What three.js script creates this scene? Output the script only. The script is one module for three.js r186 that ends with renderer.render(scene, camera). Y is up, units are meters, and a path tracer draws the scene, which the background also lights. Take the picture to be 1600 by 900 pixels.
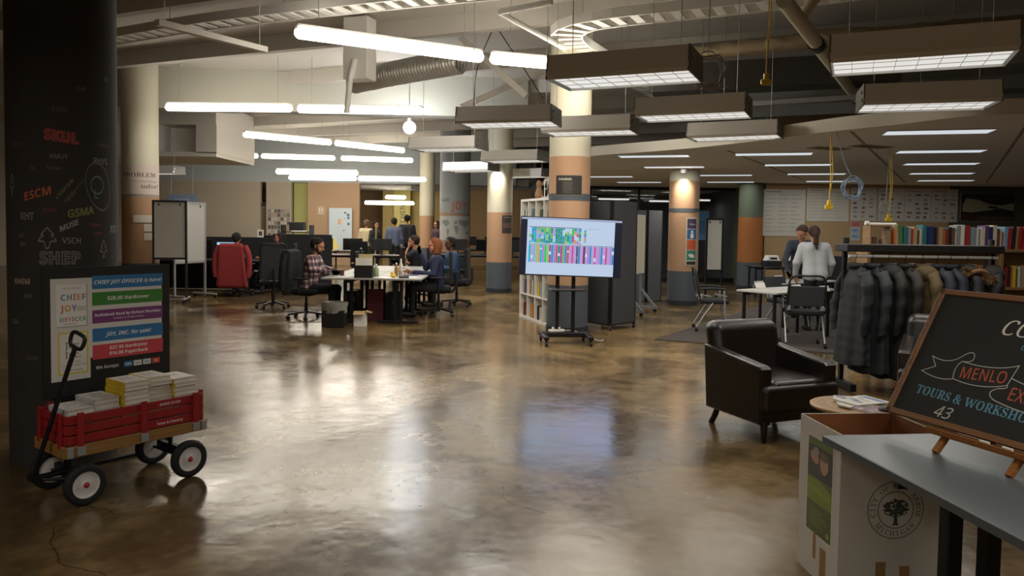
import * as THREE from 'three';
import { RoundedBoxGeometry } from 'three/addons/geometries/RoundedBoxGeometry.js';
import { mergeGeometries } from 'three/addons/utils/BufferGeometryUtils.js';
import { MarchingCubes } from 'three/addons/objects/MarchingCubes.js';
import { RectAreaLightUniformsLib } from 'three/addons/lights/RectAreaLightUniformsLib.js';

// ---------------------------------------------------------------- camera, exposure
const scene = new THREE.Scene();
scene.background = new THREE.Color(0x000000);
const camera = new THREE.PerspectiveCamera(41.11, 16 / 9, 0.05, 120);
camera.position.set(0, 1.6, 0);
camera.rotation.order = 'YXZ';
camera.rotation.set(THREE.MathUtils.degToRad(-2.6), 0, THREE.MathUtils.degToRad(0.85));
camera.setViewOffset(1600, 900, 0, 43.5, 1600, 900);
const renderer = new THREE.WebGLRenderer({ antialias: true });
renderer.toneMapping = THREE.LinearToneMapping;
renderer.toneMappingExposure = 1.6;
renderer.shadowMap.enabled = true;
RectAreaLightUniformsLib.init();
// strength of the lamps (radiance of a lamp's face)
const TUBE_POWER = 19, TROFFER_POWER = 5, RECESSED_POWER = 5;

// ---------------------------------------------------------------- helpers
let seed = 7;
const rnd = () => { seed = (seed * 1664525 + 1013904223) >>> 0; return seed / 4294967296; };
const rr = (a, b) => a + (b - a) * rnd();
const pick = (a) => a[Math.floor(rnd() * a.length)];
const V = (x, y, z) => new THREE.Vector3(x, y, z);
const RAD = Math.PI / 180;
const used = new Map();
function numbered(n) { const k = used.get(n) || 0; used.set(n, k + 1); return k ? n + '_' + String(k).padStart(3, '0') : n; }
function prep(g) {
  if (g.index) g = g.toNonIndexed();
  if (!g.attributes.normal) g.computeVertexNormals();
  if (!g.attributes.uv) g.setAttribute('uv', new THREE.BufferAttribute(new Float32Array(g.attributes.position.count * 2), 2));
  for (const k of Object.keys(g.attributes)) if (!['position', 'normal', 'uv'].includes(k)) g.deleteAttribute(k);
  g.morphAttributes = {};
  return g;
}
function join(list) { list = [].concat(list); return list.length === 1 ? list[0] : mergeGeometries(list.map(prep)); }
const mv = (g, x, y, z) => g.translate(x, y, z);
const rot = (g, x = 0, y = 0, z = 0) => { if (x) g.rotateX(x); if (y) g.rotateY(y); if (z) g.rotateZ(z); return g; };
function B(w, h, d, x = 0, y = 0, z = 0, r = 0, seg = 2) {
  const g = r > 0 ? new RoundedBoxGeometry(w, h, d, seg, Math.min(r, w / 2.01, h / 2.01, d / 2.01)) : new THREE.BoxGeometry(w, h, d);
  return g.translate(x, y, z);
}
function C(r, h, x = 0, y = 0, z = 0, o = {}) {
  const g = new THREE.CylinderGeometry(o.top ?? r, r, h, o.seg ?? 20, 1, !!o.open);
  if (o.axis === 'x') g.rotateZ(Math.PI / 2);
  if (o.axis === 'z') g.rotateX(Math.PI / 2);
  return g.translate(x, y, z);
}
function bar(a, b, r, seg = 8, r2) {          // straight round bar between two points
  const A = V(...a), Bp = V(...b), d = Bp.clone().sub(A), g = new THREE.CylinderGeometry(r2 ?? r, r, d.length(), seg);
  g.applyQuaternion(new THREE.Quaternion().setFromUnitVectors(V(0, 1, 0), d.clone().normalize()));
  const m = A.add(Bp).multiplyScalar(0.5);
  return g.translate(m.x, m.y, m.z);
}
function beam(a, b, w, h) {                    // straight rectangular bar between two points
  const A = V(...a), Bp = V(...b), d = Bp.clone().sub(A), g = new THREE.BoxGeometry(w, h, d.length());
  const m4 = new THREE.Matrix4().lookAt(Bp, A, Math.abs(d.y) > 0.99 * d.length() ? V(1, 0, 0) : V(0, 1, 0));
  g.applyMatrix4(m4);
  const m = A.clone().add(Bp).multiplyScalar(0.5);
  return g.translate(m.x, m.y, m.z);
}
function T(pts, r, seg = 24, rs = 8, closed = false) { return new THREE.TubeGeometry(new THREE.CatmullRomCurve3(pts.map((p) => V(...p)), closed), seg, r, rs, closed); }
function L(profile, seg = 28) { return new THREE.LatheGeometry(profile.map((p) => new THREE.Vector2(...p)), seg); }
function X(pts, depth, bevel = 0, holes) {     // outline in x, y extruded along z
  const s = pts.isShape ? pts : new THREE.Shape(pts.map((p) => new THREE.Vector2(...p)));
  return new THREE.ExtrudeGeometry(s, { depth, bevelEnabled: bevel > 0, bevelSize: bevel, bevelThickness: bevel, bevelSegments: 2, curveSegments: 12 });
}
function mesh(name, geos, mat, parent, label) {
  const m = new THREE.Mesh(join(geos), mat);
  m.name = parent ? name : numbered(name);
  m.castShadow = m.receiveShadow = true;
  (parent || scene).add(m);
  if (label) m.userData.label = label;
  return m;
}
function thing(name, label, category, pos = [0, 0, 0], turn = 0, group) {
  const o = new THREE.Group();
  o.name = numbered(name); o.position.set(...pos); o.rotation.y = turn;
  o.userData = { label, category }; if (group) o.userData.group = group;
  scene.add(o);
  return o;
}
function tag(o, label, category, group) { Object.assign(o.userData, { label, category }); if (group) o.userData.group = group; return o; }
function place(o, pos, turn = 0) { o.position.set(...pos); o.rotation.y = turn; return o; }
function struct(name, geos, mat, parent, label) { const m = mesh(name, geos, mat, parent); if (!parent) m.userData.kind = 'structure'; if (label) m.userData.label = label; return m; }
function structGroup(name, label) { const o = new THREE.Group(); o.name = name; o.userData = { kind: 'structure', label }; scene.add(o); return o; }
function copy(src, pos, turn, label, group) {
  const c = src.clone(); c.name = numbered(src.name.replace(/_\d{3}$/, '')); c.userData = { ...src.userData };
  scene.add(c); c.position.set(...pos); c.rotation.set(0, turn, 0);
  if (label) c.userData.label = label; if (group) c.userData.group = group;
  return c;
}

// ---------------------------------------------------------------- textures and materials
function hash2(x, y, s) { let h = (x * 374761393 + y * 668265263 + s * 982451653) | 0; h = Math.imul(h ^ (h >>> 13), 1274126177); return ((h ^ (h >>> 16)) >>> 0) / 4294967296; }
function pnoise(x, y, per, s) {                // value noise that repeats after per cells
  const xi = Math.floor(x), yi = Math.floor(y), fx = x - xi, fy = y - yi, u = fx * fx * (3 - 2 * fx), v = fy * fy * (3 - 2 * fy);
  const a = ((xi % per) + per) % per, b = (a + 1) % per, c = ((yi % per) + per) % per, d = (c + 1) % per;
  return (hash2(a, c, s) * (1 - u) + hash2(b, c, s) * u) * (1 - v) + (hash2(a, d, s) * (1 - u) + hash2(b, d, s) * u) * v;
}
function fbm(x, y, per, oct, s) { let t = 0, a = 0.5, n = 0; for (let i = 0; i < oct; i++) { t += a * pnoise(x, y, per, s + i); n += a; a *= 0.55; x *= 2; y *= 2; per *= 2; } return t / n; }
function dataTex(n, m, fn, srgb) {
  const d = new Uint8Array(n * m * 4);
  for (let j = 0; j < m; j++) for (let i = 0; i < n; i++) { const c = fn(i / n, j / m), k = (j * n + i) * 4; d[k] = c[0]; d[k + 1] = c[1]; d[k + 2] = c[2]; d[k + 3] = 255; }
  const t = new THREE.DataTexture(d, n, m, THREE.RGBAFormat);
  t.wrapS = t.wrapT = THREE.RepeatWrapping; t.magFilter = THREE.LinearFilter; t.minFilter = THREE.LinearMipmapLinearFilter; t.generateMipmaps = true;
  if (srgb) t.colorSpace = THREE.SRGBColorSpace;
  t.needsUpdate = true;
  return t;
}
function canvasTex(w, h, draw) {
  const c = document.createElement('canvas'); c.width = w; c.height = h;
  const g = c.getContext('2d'); draw(g, w, h);
  const t = new THREE.CanvasTexture(c); t.colorSpace = THREE.SRGBColorSpace; t.magFilter = THREE.LinearFilter; t.anisotropy = 4;
  return t;
}
const col = (c) => (Array.isArray(c) ? new THREE.Color().setRGB(...c) : new THREE.Color(c));
function M(color, roughness = 0.6, o = {}) { return new THREE.MeshPhysicalMaterial({ color: col(color), roughness, ...o }); }
function printMat(tex, roughness = 0.6, o = {}) { return new THREE.MeshPhysicalMaterial({ map: tex, roughness, ...o }); }
function sheet(w, h, x = 0, y = 0, z = 0) { return new THREE.PlaneGeometry(w, h).translate(x, y, z); }
const bumpFine = dataTex(256, 256, (u, v) => { const n = 255 * fbm(u * 32, v * 32, 32, 3, 11); return [n, n, n]; });
const bumpWeave = dataTex(128, 128, (u, v) => { const n = 128 + 60 * Math.sin(u * 2 * Math.PI * 32) + 60 * Math.sin(v * 2 * Math.PI * 32); return [n, n, n]; });
const bumpLeather = dataTex(512, 512, (u, v) => { const n = 255 * (0.55 * fbm(u * 60, v * 60, 60, 2, 5) + 0.45 * fbm(u * 5, v * 5, 5, 3, 9)); return [n, n, n]; });
const woodTex = dataTex(512, 256, (u, v) => { const g = fbm(u * 3, v * 40, 40, 3, 3), k = 0.8 + 0.4 * (g - 0.5) + 0.12 * (fbm(u * 4, v * 4, 4, 3, 8) - 0.5); return [205 * k, 163 * k, 112 * k]; }, true);
function rep(t, x, y) { const c = t.clone(); c.repeat.set(x, y); c.needsUpdate = true; return c; }
function woodM(hex, roughness = 0.5) { const c = new THREE.Color(hex); return M([Math.min(1, c.r / 0.61), Math.min(1, c.g / 0.366), Math.min(1, c.b / 0.162)], roughness, { map: woodTex }); }
const mat = {
  blackMetal: M(0x17171a, 0.45, { metalness: 0.3 }), blackPlastic: M(0x151517, 0.5), darkGrey: M(0x2c2d30, 0.6),
  chrome: M(0xb9bcc0, 0.25, { metalness: 0.9 }), silver: M(0xa5a7a9, 0.4, { metalness: 0.5 }), white: M(0xe2e0da, 0.55), whiteMetal: M(0xe6e5e1, 0.45),
  fabric: M(0x1a1b1e, 0.95, { bumpMap: bumpWeave, bumpScale: 0.0006 }), mesh: M(0x3b3d42, 0.9, { bumpMap: bumpWeave, bumpScale: 0.0008 }),
  leather: M(0x1c1411, 0.32, { bumpMap: bumpLeather, bumpScale: 0.002, clearcoat: 0.25, clearcoatRoughness: 0.3 }),
  wood: printMat(woodTex, 0.5), lightWood: woodM(0xb08a58), darkLeg: M(0x1b1512, 0.4),
  grey: M(0x6f7275, 0.6), deskTop: M(0x96948e, 0.45), paper: M(0xe4e1d8, 0.8), rubber: M(0x141414, 0.75), cream: M(0xc9c2a8, 0.7), glass: M(0xffffff, 0.03, { transmission: 1, thickness: 0, ior: 1.45 }),
  brown: M(0x7d4e2c, 0.8), red: M(0x9c2024, 0.5), skin: M(0xb98063, 0.55), skinDark: M(0x5a3827, 0.55), yellow: M(0xd8b420, 0.5),
};

// ---------------------------------------------------------------- the room
function worldUV(g, s) {                       // texture coordinates in metres
  g = prep(g); const p = g.attributes.position, n = g.attributes.normal, u = g.attributes.uv;
  for (let i = 0; i < p.count; i++) {
    const ax = Math.abs(n.getX(i)), ay = Math.abs(n.getY(i)), az = Math.abs(n.getZ(i));
    if (ay >= ax && ay >= az) u.setXY(i, p.getX(i) * s, p.getZ(i) * s); else if (ax > az) u.setXY(i, p.getZ(i) * s, p.getY(i) * s); else u.setXY(i, p.getX(i) * s, p.getY(i) * s);
  }
  return g;
}
// polished, stained concrete: 9 m of floor per repeat
const cracks = []; { for (let k = 0; k < 26; k++) { let x = rnd(), y = rnd(), a = rnd() * 6.28; const p = [[x, y]]; const n = 6 + Math.floor(rnd() * 16); for (let i = 0; i < n; i++) { a += rr(-0.5, 0.5); x += 0.006 * Math.cos(a); y += 0.006 * Math.sin(a); p.push([x, y]); } cracks.push(p); } }
const FN = 1536, crackMap = new Float32Array(FN * FN);
for (const p of cracks) for (let i = 0; i + 1 < p.length; i++) for (let t = 0; t < 1; t += 0.05) {
  const x = Math.floor((p[i][0] + (p[i + 1][0] - p[i][0]) * t) * FN), y = Math.floor((p[i][1] + (p[i + 1][1] - p[i][1]) * t) * FN);
  crackMap[(((y % FN) + FN) % FN) * FN + (((x % FN) + FN) % FN)] = 1;
}
function floorField(u, v) {
  const wx = fbm(u * 5, v * 5, 5, 3, 21) - 0.5, wy = fbm(u * 5, v * 5, 5, 3, 31) - 0.5;
  const big = fbm(u * 6 + wx * 2.2, v * 6 + wy * 2.2, 6, 5, 41), mid = fbm(u * 22 + wx * 3, v * 22 + wy * 3, 22, 4, 51), fine = fbm(u * 160, v * 160, 160, 2, 61);
  return [big, mid, fine];
}
const floorColor = dataTex(FN, FN, (u, v) => {
  const [b, m, f] = floorField(u, v), k = 1 / (1 + Math.exp(-((b - 0.5) * 9 + (m - 0.5) * 6 + (f - 0.5) * 1.2))), g = 0.94 + 0.12 * f;
  const c = crackMap[Math.floor(v * FN) * FN + Math.floor(u * FN)] ? 0.55 : 1, y = fbm(u * 9, v * 9, 9, 3, 91);
  const lo = [66, 51, 30], hi = [134, 110, 72], gr = [98, 86, 64];
  return [0, 1, 2].map((i) => Math.min(255, ((lo[i] + (hi[i] - lo[i]) * k) * (1 - 0.35 * y) + gr[i] * 0.35 * y) * g * c));
}, true);
const floorRough = dataTex(1024, 1024, (u, v) => { const [b, m, f] = floorField(u, v), r = 255 * (0.2 + 0.12 * (m - 0.5) + 0.1 * (b - 0.5) + 0.06 * (f - 0.5)); return [r, r, r]; });
const floorBump = dataTex(1024, 1024, (u, v) => { const n = 255 * (fbm(u * 36, v * 36, 36, 4, 81)); return [n, n, n]; });
for (const t of [floorColor, floorRough, floorBump]) t.anisotropy = 8;
const floorMat = new THREE.MeshPhysicalMaterial({ map: floorColor, roughness: 1, roughnessMap: floorRough, bumpMap: floorBump, bumpScale: 0.0035, specularIntensity: 1, ior: 1.48 });
struct('floor', worldUV(B(32, 0.3, 41.5, -1.25, -0.15, -16.75), 1 / 9), floorMat, null, 'stained brown polished concrete floor');

const carpetTex = dataTex(512, 512, (u, v) => { const n = 0.8 + 0.4 * fbm(u * 120, v * 120, 120, 2, 4) * (0.9 + 0.2 * fbm(u * 6, v * 6, 6, 2, 14)); return [66 * n, 58 * n, 54 * n]; }, true);
{ // dark carpet under the meeting tables
  const s = new THREE.Shape([[2.05, 10.88], [4.43, 9.75], [7.2, 8.4], [14.4, 8.2], [14.4, 17.6], [5.9, 17.2], [4.6, 15.0]].map((p) => new THREE.Vector2(...p)));
  const g = new THREE.ExtrudeGeometry(s, { depth: 0.012, bevelEnabled: false }); g.rotateX(-Math.PI / 2);
  const m = struct('floor_carpet', worldUV(g, 0.5), M(0xffffff, 1, { map: carpetTex, bumpMap: bumpFine, bumpScale: 0.003 }), null, 'dark brown low carpet under the meeting tables');
  m.name = 'floor_carpet';
}
const paint = (c, r = 0.8) => M(c, r, { bumpMap: bumpFine, bumpScale: 0.0006 });
const P = { deck: paint(0xc2beb6), tile: paint(0xdcd8cd), tan: paint(0xa08560), greyTan: paint(0x9a9080), peach: paint(0xab8768), orange: paint(0x9a5f2c), cream: paint(0xc2bda8), slate: paint(0x4b525a), slateDark: paint(0x34383e), green: paint(0x58604f), greyWall: paint(0x9aa0a2), lime: paint(0x98985c), dark: paint(0x35363a), olive: paint(0x4a4a40), base: paint(0x25272b) };

// shell: floor plate to roof deck
struct('wall_left', worldUV(B(0.25, 4.8, 41.5, -17.1, 2.4, -16.75), 1), P.greyTan);
struct('wall_right', worldUV(B(0.25, 4.8, 41.5, 14.6, 2.4, -16.75), 1), P.tan);
struct('wall_front', worldUV(B(32, 4.8, 0.25, -1.25, 2.4, 4.1), 1), P.tan);
struct('wall_back', worldUV(B(32, 4.8, 0.25, -1.25, 2.4, -37.3), 1), P.tan);
const deck = struct('ceiling', worldUV(B(32, 0.3, 41.5, -1.25, 4.95, -16.75), 1), P.deck, null, 'pale grey open roof deck');
for (let i = 0; i < 11; i++) { // ribs under the deck
  const z = -3.5 - i * 2.9;
  struct('joist', rot(B(30, 0.28, 0.16, 0, 0, 0), 0, -24 * RAD, 0).translate(-1.5, 4.66, z), P.deck, deck);
}
// lower ceilings
{
  const edge = [[14.4, 7.2], [9, 7.3], [6.6, 7.5], [5.149, 7.819], [4.665, 8.1], [4.322, 8.753], [3.963, 9.263], [3.608, 9.971], [3.132, 10.89], [2.637, 11.686], [2.028, 12.393], [1.5, 12.95], [1.1, 13.6], [0.92, 14.6]];
  const curve = new THREE.SplineCurve(edge.map((p) => new THREE.Vector2(...p))).getPoints(70);
  const s = new THREE.Shape([...curve, new THREE.Vector2(0.92, 29.2), new THREE.Vector2(14.4, 29.2)]);
  const g = new THREE.ExtrudeGeometry(s, { depth: 0.16, bevelEnabled: false, curveSegments: 4 }); g.rotateX(-Math.PI / 2); g.translate(0, 2.8, 0);
  struct('ceiling_dropped', worldUV(g, 1), P.tile, null, 'lower beige ceiling with a curved front edge');
  // tile joints under it: thin bars
  const jm = paint(0x8f826d);
  for (const [a, b] of [[[4.1, -9.4], [9.6, -18.9]], [[5.7, -8.6], [11.3, -18.4]], [[3.3, -11.9], [7.0, -18.6]]]) struct('ceiling_joint', beam([a[0], 2.797, a[1]], [b[0], 2.797, b[1]], 0.035, 0.006), jm, null);
  struct('ceiling_low', worldUV(B(17.6, 0.25, 7.4, -8.2, 3.225, -33.4), 1), P.deck, null, 'lower grey ceiling over the back of the office');
}
struct('beam_deck', rot(B(13, 0.9, 0.5), 0, 5 * RAD, 0).translate(-6.2, 4.4, -16.6), paint(0xb3b2a6), null, 'deep pale beam under the roof deck');
{ // boxed soffit with a white recessed panel
  const so = structGroup('ceiling_soffit', 'boxed grey soffit with a pale recessed panel');
  struct('soffit_box', [B(5.4, 0.62, 3, -10.6, 4.45, -22), B(4.4, 0.75, 3, -11.6, 3.77, -22), B(0.55, 0.75, 3, -8.16, 3.77, -22), B(5.4, 0.12, 3, -10.6, 3.36, -22)].map((g) => worldUV(g, 1)), P.deck, so);
  struct('recess_panel', B(1.1, 0.7, 0.05, -8.9, 3.77, -21.2), mat.white, so);
}
// back of the room, parts of wall in their paints
struct('wall_posters', worldUV(B(4.85, 4.8, 0.2, 9.05, 2.4, -20.3), 1), P.tan, null, 'tan painted wall with pinned sheets');
struct('wall_posters_side', worldUV(B(3.1, 4.8, 0.2, 13.0, 2.4, -20.3), 1), P.olive, null, 'dark green grey painted wall');
struct('wall_corner', worldUV(B(0.2, 4.8, 2.9, 6.72, 2.4, -21.75), 1), P.green);
struct('wall_meeting_room', [B(6.2, 2.8, 0.2, 3.8, 1.4, -28.8), B(0.2, 2.8, 6, 0.82, 1.4, -25.9), B(0.2, 2.8, 6, 6.82, 1.4, -25.9)].map((g) => worldUV(g, 1)), paint(0x565c62), null, 'dark grey walls of the glazed meeting room');
struct('wall_office_left', worldUV(B(7.5, 3.1, 0.2, -13.3, 1.55, -29.2), 1), P.greyTan);
struct('wall_office_photos', worldUV(B(0.95, 3.1, 0.2, -8.85, 1.55, -29.2), 1), P.greyTan);
struct('wall_office_green', worldUV(B(0.62, 3.1, 0.2, -8.06, 1.55, -29.5), 1), P.lime, null, 'lime green strip of wall');
struct('wall_office_tan', worldUV(B(1.95, 3.1, 0.2, -6.78, 1.55, -29.2), 1), paint(0x9f8468));
struct('wall_office_fascia', worldUV(B(17, 1.75, 0.2, -8.4, 3.98, -29.4), 1), P.greyWall);
struct('wall_yellow_room', worldUV(B(4.2, 3.1, 0.2, -3.9, 1.55, -35.6), 1), paint(0xb7a368));
struct('wall_yellow_post', worldUV(B(0.75, 3.1, 0.2, -5.05, 1.55, -35.2), 1), paint(0xc2b76a), null, 'pale yellow strip with upright lettering');
struct('wall_middle', worldUV(B(3.6, 3.0, 0.2, -0.9, 1.5, -30.2), 1), P.tan);
{
  const up = structGroup('wall_upper', 'grey upper wall with dark window bands');
  struct('wall_face', worldUV(B(4.9, 1.9, 0.2, -1.55, 3.9, -30.3), 1), P.greyWall, up);
  for (const x of [-0.2, -1.25, -2.7, 0.5]) struct('window_band', B(0.52, 1.0, 0.06, x, 3.75, -30.17), M(0x4d4a44, 0.2), up);
}
// glazed front of the meeting room
{
  const w = structGroup('window_meeting_room', 'glazed meeting room front in dark frames');
  const xs = [0.92, 2.3, 3.75, 5.2, 6.72];
  for (const x of xs) struct('mullion', B(0.07, 2.8, 0.08, x, 1.4, -22.9), mat.blackMetal, w);
  struct('head_rail', B(5.9, 0.09, 0.08, 3.8, 2.755, -22.9), mat.blackMetal, w);
  struct('sill_rail', B(5.9, 0.12, 0.08, 3.8, 0.06, -22.9), mat.blackMetal, w);
  for (let i = 0; i + 1 < xs.length; i++) struct('pane', B(xs[i + 1] - xs[i] - 0.07, 2.6, 0.012, (xs[i] + xs[i + 1]) / 2, 1.42, -22.9), mat.glass, w);
}
// round columns with painted bands
function column(label, x, z, r, bands, top) {
  const o = structGroup(numbered('column'), label); o.position.set(x, 0, z);
  struct('plinth', C(r + 0.012, 0.1, 0, 0.05, 0, { seg: 40 }), P.base, o);
  for (const [y0, y1, m, dr = 0] of bands) struct('band', C(r + dr, y1 - y0, 0, (y0 + y1) / 2, 0, { seg: 48 }), m, o);
  return o;
}
column('round column with cream top and peach and slate bands behind the big screen', 0.85, -11.62, 0.31, [[0.1, 0.72, P.slate], [0.72, 1.98, P.peach], [1.98, 2.08, P.slate, 0.004], [2.08, 2.63, P.peach], [2.63, 4.8, P.cream]]);
column('round column with tan and slate bands lit at its head', 3.56, -16.0, 0.31, [[0.1, 0.71, P.slate], [0.71, 1.92, P.peach], [1.92, 2.0, P.slate, 0.004], [2.0, 2.56, P.peach], [2.56, 2.8, P.cream]]);
column('round column with pale upper half and peach middle', -0.31, -18.35, 0.3, [[0.1, 0.72, P.slate], [0.72, 1.9, P.peach], [1.9, 4.8, P.cream]]);
column('wide grey round column with joy lettering', -1.9, -25.3, 0.5, [[0.1, 0.7, P.slate], [0.7, 1.02, P.peach], [1.02, 1.9, P.greyTan], [1.9, 2.1, P.peach], [2.1, 4.8, P.greyWall]]);
column('round column in green orange and slate at the glass room corner', 6.3, -20.35, 0.32, [[0.1, 0.72, P.slate], [0.72, 1.9, P.orange], [1.9, 2.8, P.green]]);
column('round column with cream top and notes on its tan band', -7.62, -15.75, 0.35, [[0.1, 0.72, P.slate], [0.72, 2.05, P.peach], [2.05, 2.12, P.greyTan], [2.12, 4.8, P.cream]]);
column('round peach column beyond the desks', -3.15, -28.3, 0.28, [[0.1, 0.72, P.slate], [0.72, 1.9, P.peach], [1.9, 4.8, P.cream]]);

// chalk-covered black pillar
{
  const R = 0.328, cx = -3.035, cz = -5.2, W = 2048, Hh = 2048, top = 4.8;
  const tex = canvasTex(W, Hh, (g) => {
    g.fillStyle = '#332e2b'; g.fillRect(0, 0, W, Hh);
    for (let k = 0; k < 500; k++) { g.fillStyle = `rgba(${rnd() < 0.5 ? '70,64,60' : '20,17,16'},${rr(0.02, 0.08)})`; g.fillRect(rnd() * W, rnd() * Hh, rr(10, 120), rr(4, 40)); }
    const X0 = (px) => W * (0.5 + Math.asin(Math.max(-0.98, Math.min(0.98, (px - 96) / 86))) / (2 * Math.PI)), Y0 = (py) => Hh * (1 - (1.6 - (py - 341) * 4.85 / 1200) / top);
    const word = (s, px, py, size, c, tilt = 0, font = 'sans-serif', lw = 0) => { const sp = font.split(' '), ff = sp.pop(), wt = sp.join(' ');
      g.save(); g.translate(X0(px), Y0(py)); g.rotate(tilt); g.scale(2.12, 1); g.font = `${wt} ${size * 0.82}px ${ff}`; g.textAlign = 'center'; g.textBaseline = 'middle';
      g.fillStyle = g.strokeStyle = c; if (lw) { g.lineWidth = lw; g.strokeText(s, 0, 0); } else g.fillText(s, 0, 0); g.restore();
    };
    word('SKUL', 94, 212, 46, 'rgba(190,80,76,.75)', 0.05, 'bold sans-serif', 5); word('ESCM', 58, 302, 38, '#c0603e', -0.12, 'bold sans-serif'); word('AMUY', 90, 243, 22, '#8f8a86');
    word('RHYS', 153, 247, 28, '#9a9a9c'); word('CSTO', 92, 170, 20, '#77716c'); word('CENTER', 98, 294, 18, '#8f9a52', -0.5); word('organizations', 112, 296, 12, '#7f8a4a', -0.5); word('of the', 108, 306, 12, '#7f8a4a', -0.5);
    word('GSMA', 122, 330, 34, '#7e8a45', -0.08, 'sans-serif', 2); word('Scott', 76, 327, 22, '#8f4550', -0.05); word('Steve', 143, 350, 18, '#a04a50'); word('ane', 147, 364, 17, '#a04a50');
    word('MUSE', 104, 352, 24, '#8d8d90', -0.2, 'sans-serif', 2); word('VSCH', 108, 376, 26, '#9c9a96'); word('SHEP', 90, 403, 56, '#75726f', 0, 'bold sans-serif', 4); word('XO', 172, 357, 34, '#7d8288', 0, 'sans-serif', 2);
    word('KHT', 43, 338, 30, '#75726f', 0, 'sans-serif', 2); word('Dc', 163, 112, 22, '#7a746f'); word('VeB', 124, 134, 20, '#6d6762'); word('DOOL', 30, 226, 22, '#7c4444'); word('huMans', 158, 220, 16, '#70645e');
    word('KHEM', 34, 441, 26, '#b49480', 0, 'bold sans-serif'); word('HAI', 43, 464, 20, '#5d8a90'); word('LILL', 24, 505, 20, '#8d8a86'); word('LUDE', 48, 562, 18, '#7a6458'); word('JAS', 34, 368, 18, '#77716c'); word('PH', 37, 382, 18, '#8b8782'); word('Nickers', 84, 262, 15, '#756f69'); word('ol', 52, 262, 18, '#77716c');
    g.lineWidth = 4; g.strokeStyle = '#7d6a6a'; g.beginPath(); g.ellipse(X0(150), Y0(288), 95, 62, 0.3, 0, 6.3); g.stroke();
    g.strokeStyle = '#6f8a8e'; g.beginPath(); g.ellipse(X0(147), Y0(286), 45, 24, 0, 0, 6.3); g.stroke(); g.beginPath(); g.moveTo(X0(144), Y0(294)); g.lineTo(X0(142), Y0(306)); g.lineTo(X0(148), Y0(307)); g.stroke();
    g.strokeStyle = '#8a8684'; for (const [px, py, a, b] of [[72, 372, 50, 26], [22, 288, 22, 26], [156, 390, 26, 22]]) { g.beginPath(); for (let t = 0; t < 6.4; t += 0.2) g.lineTo(X0(px) + a * Math.cos(t) * (0.8 + 0.3 * Math.sin(5 * t)), Y0(py) + b * Math.sin(t) * (0.8 + 0.3 * Math.cos(4 * t))); g.stroke(); }
  });
  const o = structGroup('column_chalk', 'black round column covered in chalk drawings and names'); o.position.set(cx, 0, cz);
  const g = new THREE.CylinderGeometry(R, R, top, 64, 1, false, 30 * RAD - Math.PI, 2 * Math.PI).translate(0, top / 2, 0);
  struct('column_shaft', g, printMat(tex, 0.85), o);
}

// ---------------------------------------------------------------- lamps
function areaLight(parent, w, h, x, y, z, power, color = 0xfff6e8) {
  const l = new THREE.RectAreaLight(color, power, w, h); l.position.set(x, y, z); l.rotation.x = -Math.PI / 2; parent.add(l); return l;
}
const glowTube = M(0xffffff, 0.4, { emissive: col(0xfff4e2), emissiveIntensity: 11 }), glowPanel = M(0xf0f0ee, 0.4, { emissive: col(0xf6f6f2), emissiveIntensity: 0.46 }), glowBlue = M(0xf0f0ee, 0.4, { emissive: col(0xe2edf6), emissiveIntensity: 0.46 });
const wireGeo = (x, y0, y1, z) => bar([x, y0, z], [x, y1, z], 0.004, 5);
function tubeLight(a, b, y, far, where) {             // end points in plan
  const dx = b[0] - a[0], dz = b[1] - a[1], len = Math.hypot(dx, dz);
  const t = thing('tube_light', far ? y < 2.6 ? 'low bare white tube light in the far yellow room' : 'short high tube light in the far yellow room' : 'long bare tube light hung ' + where, 'lamp', [(a[0] + b[0]) / 2, y, (a[1] + b[1]) / 2], Math.atan2(-dz, dx), far ? 'tube lights at the far end' : 'bare tube lights hung ' + where);
  const n = len - 0.06;
  mesh('diffuser', [C(0.072, n - 0.08, 0, 0, 0, { axis: 'x', seg: 16 }), rot(new THREE.SphereGeometry(0.072, 16, 8), 0, 0, 0).translate(-n / 2 + 0.04, 0, 0), new THREE.SphereGeometry(0.072, 16, 8).translate(n / 2 - 0.04, 0, 0)], glowTube, t);
  mesh('channel', B(n, 0.035, 0.06, 0, 0.088, 0, 0.006), mat.whiteMetal, t);
  for (const s of [-1, 1]) { mesh('end_cap', B(0.03, 0.12, 0.07, s * n / 2, 0.03, 0, 0.008), mat.whiteMetal, t); mesh('hanging_wire', wireGeo(s * (n / 2 - 0.25), 0.085, (far ? 3.1 : 4.8) - y, 0), mat.silver, t); }
  areaLight(t, n - 0.1, 0.12, 0, -0.08, 0, TUBE_POWER);
  return t;
}
tubeLight([-2.561, -9.01], [-0.419, -10.224], 3.8, 0, 'in front of the white duct drop'); tubeLight([-0.33, -10.27], [1.871, -11.028], 3.8, 0, 'beside the head of the cream and peach column');
tubeLight([-6.802, -15.1], [-4.3, -15.0], 3.8, 0, 'under the deep pale beam near the notes column'); tubeLight([-4.23, -15.1], [-1.77, -15.1], 3.8, 0, 'above the globe lamp');
tubeLight([-6.86, -19.588], [-5.03, -21.3], 3.8, 0, 'behind the deep pale beam'); tubeLight([-4.95, -21.4], [-3.3, -23.3], 3.8, 0, 'behind the deep pale beam');
tubeLight([-11.0, -25.4], [-8.6, -26.0], 3.8, 0, 'beside the boxed grey soffit'); tubeLight([-8.5, -26.0], [-6.1, -26.4], 3.8, 0, 'high before the far office wall'); tubeLight([-5.9, -26.4], [-3.5, -26.9], 3.8, 0, 'high before the far office wall');
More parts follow.
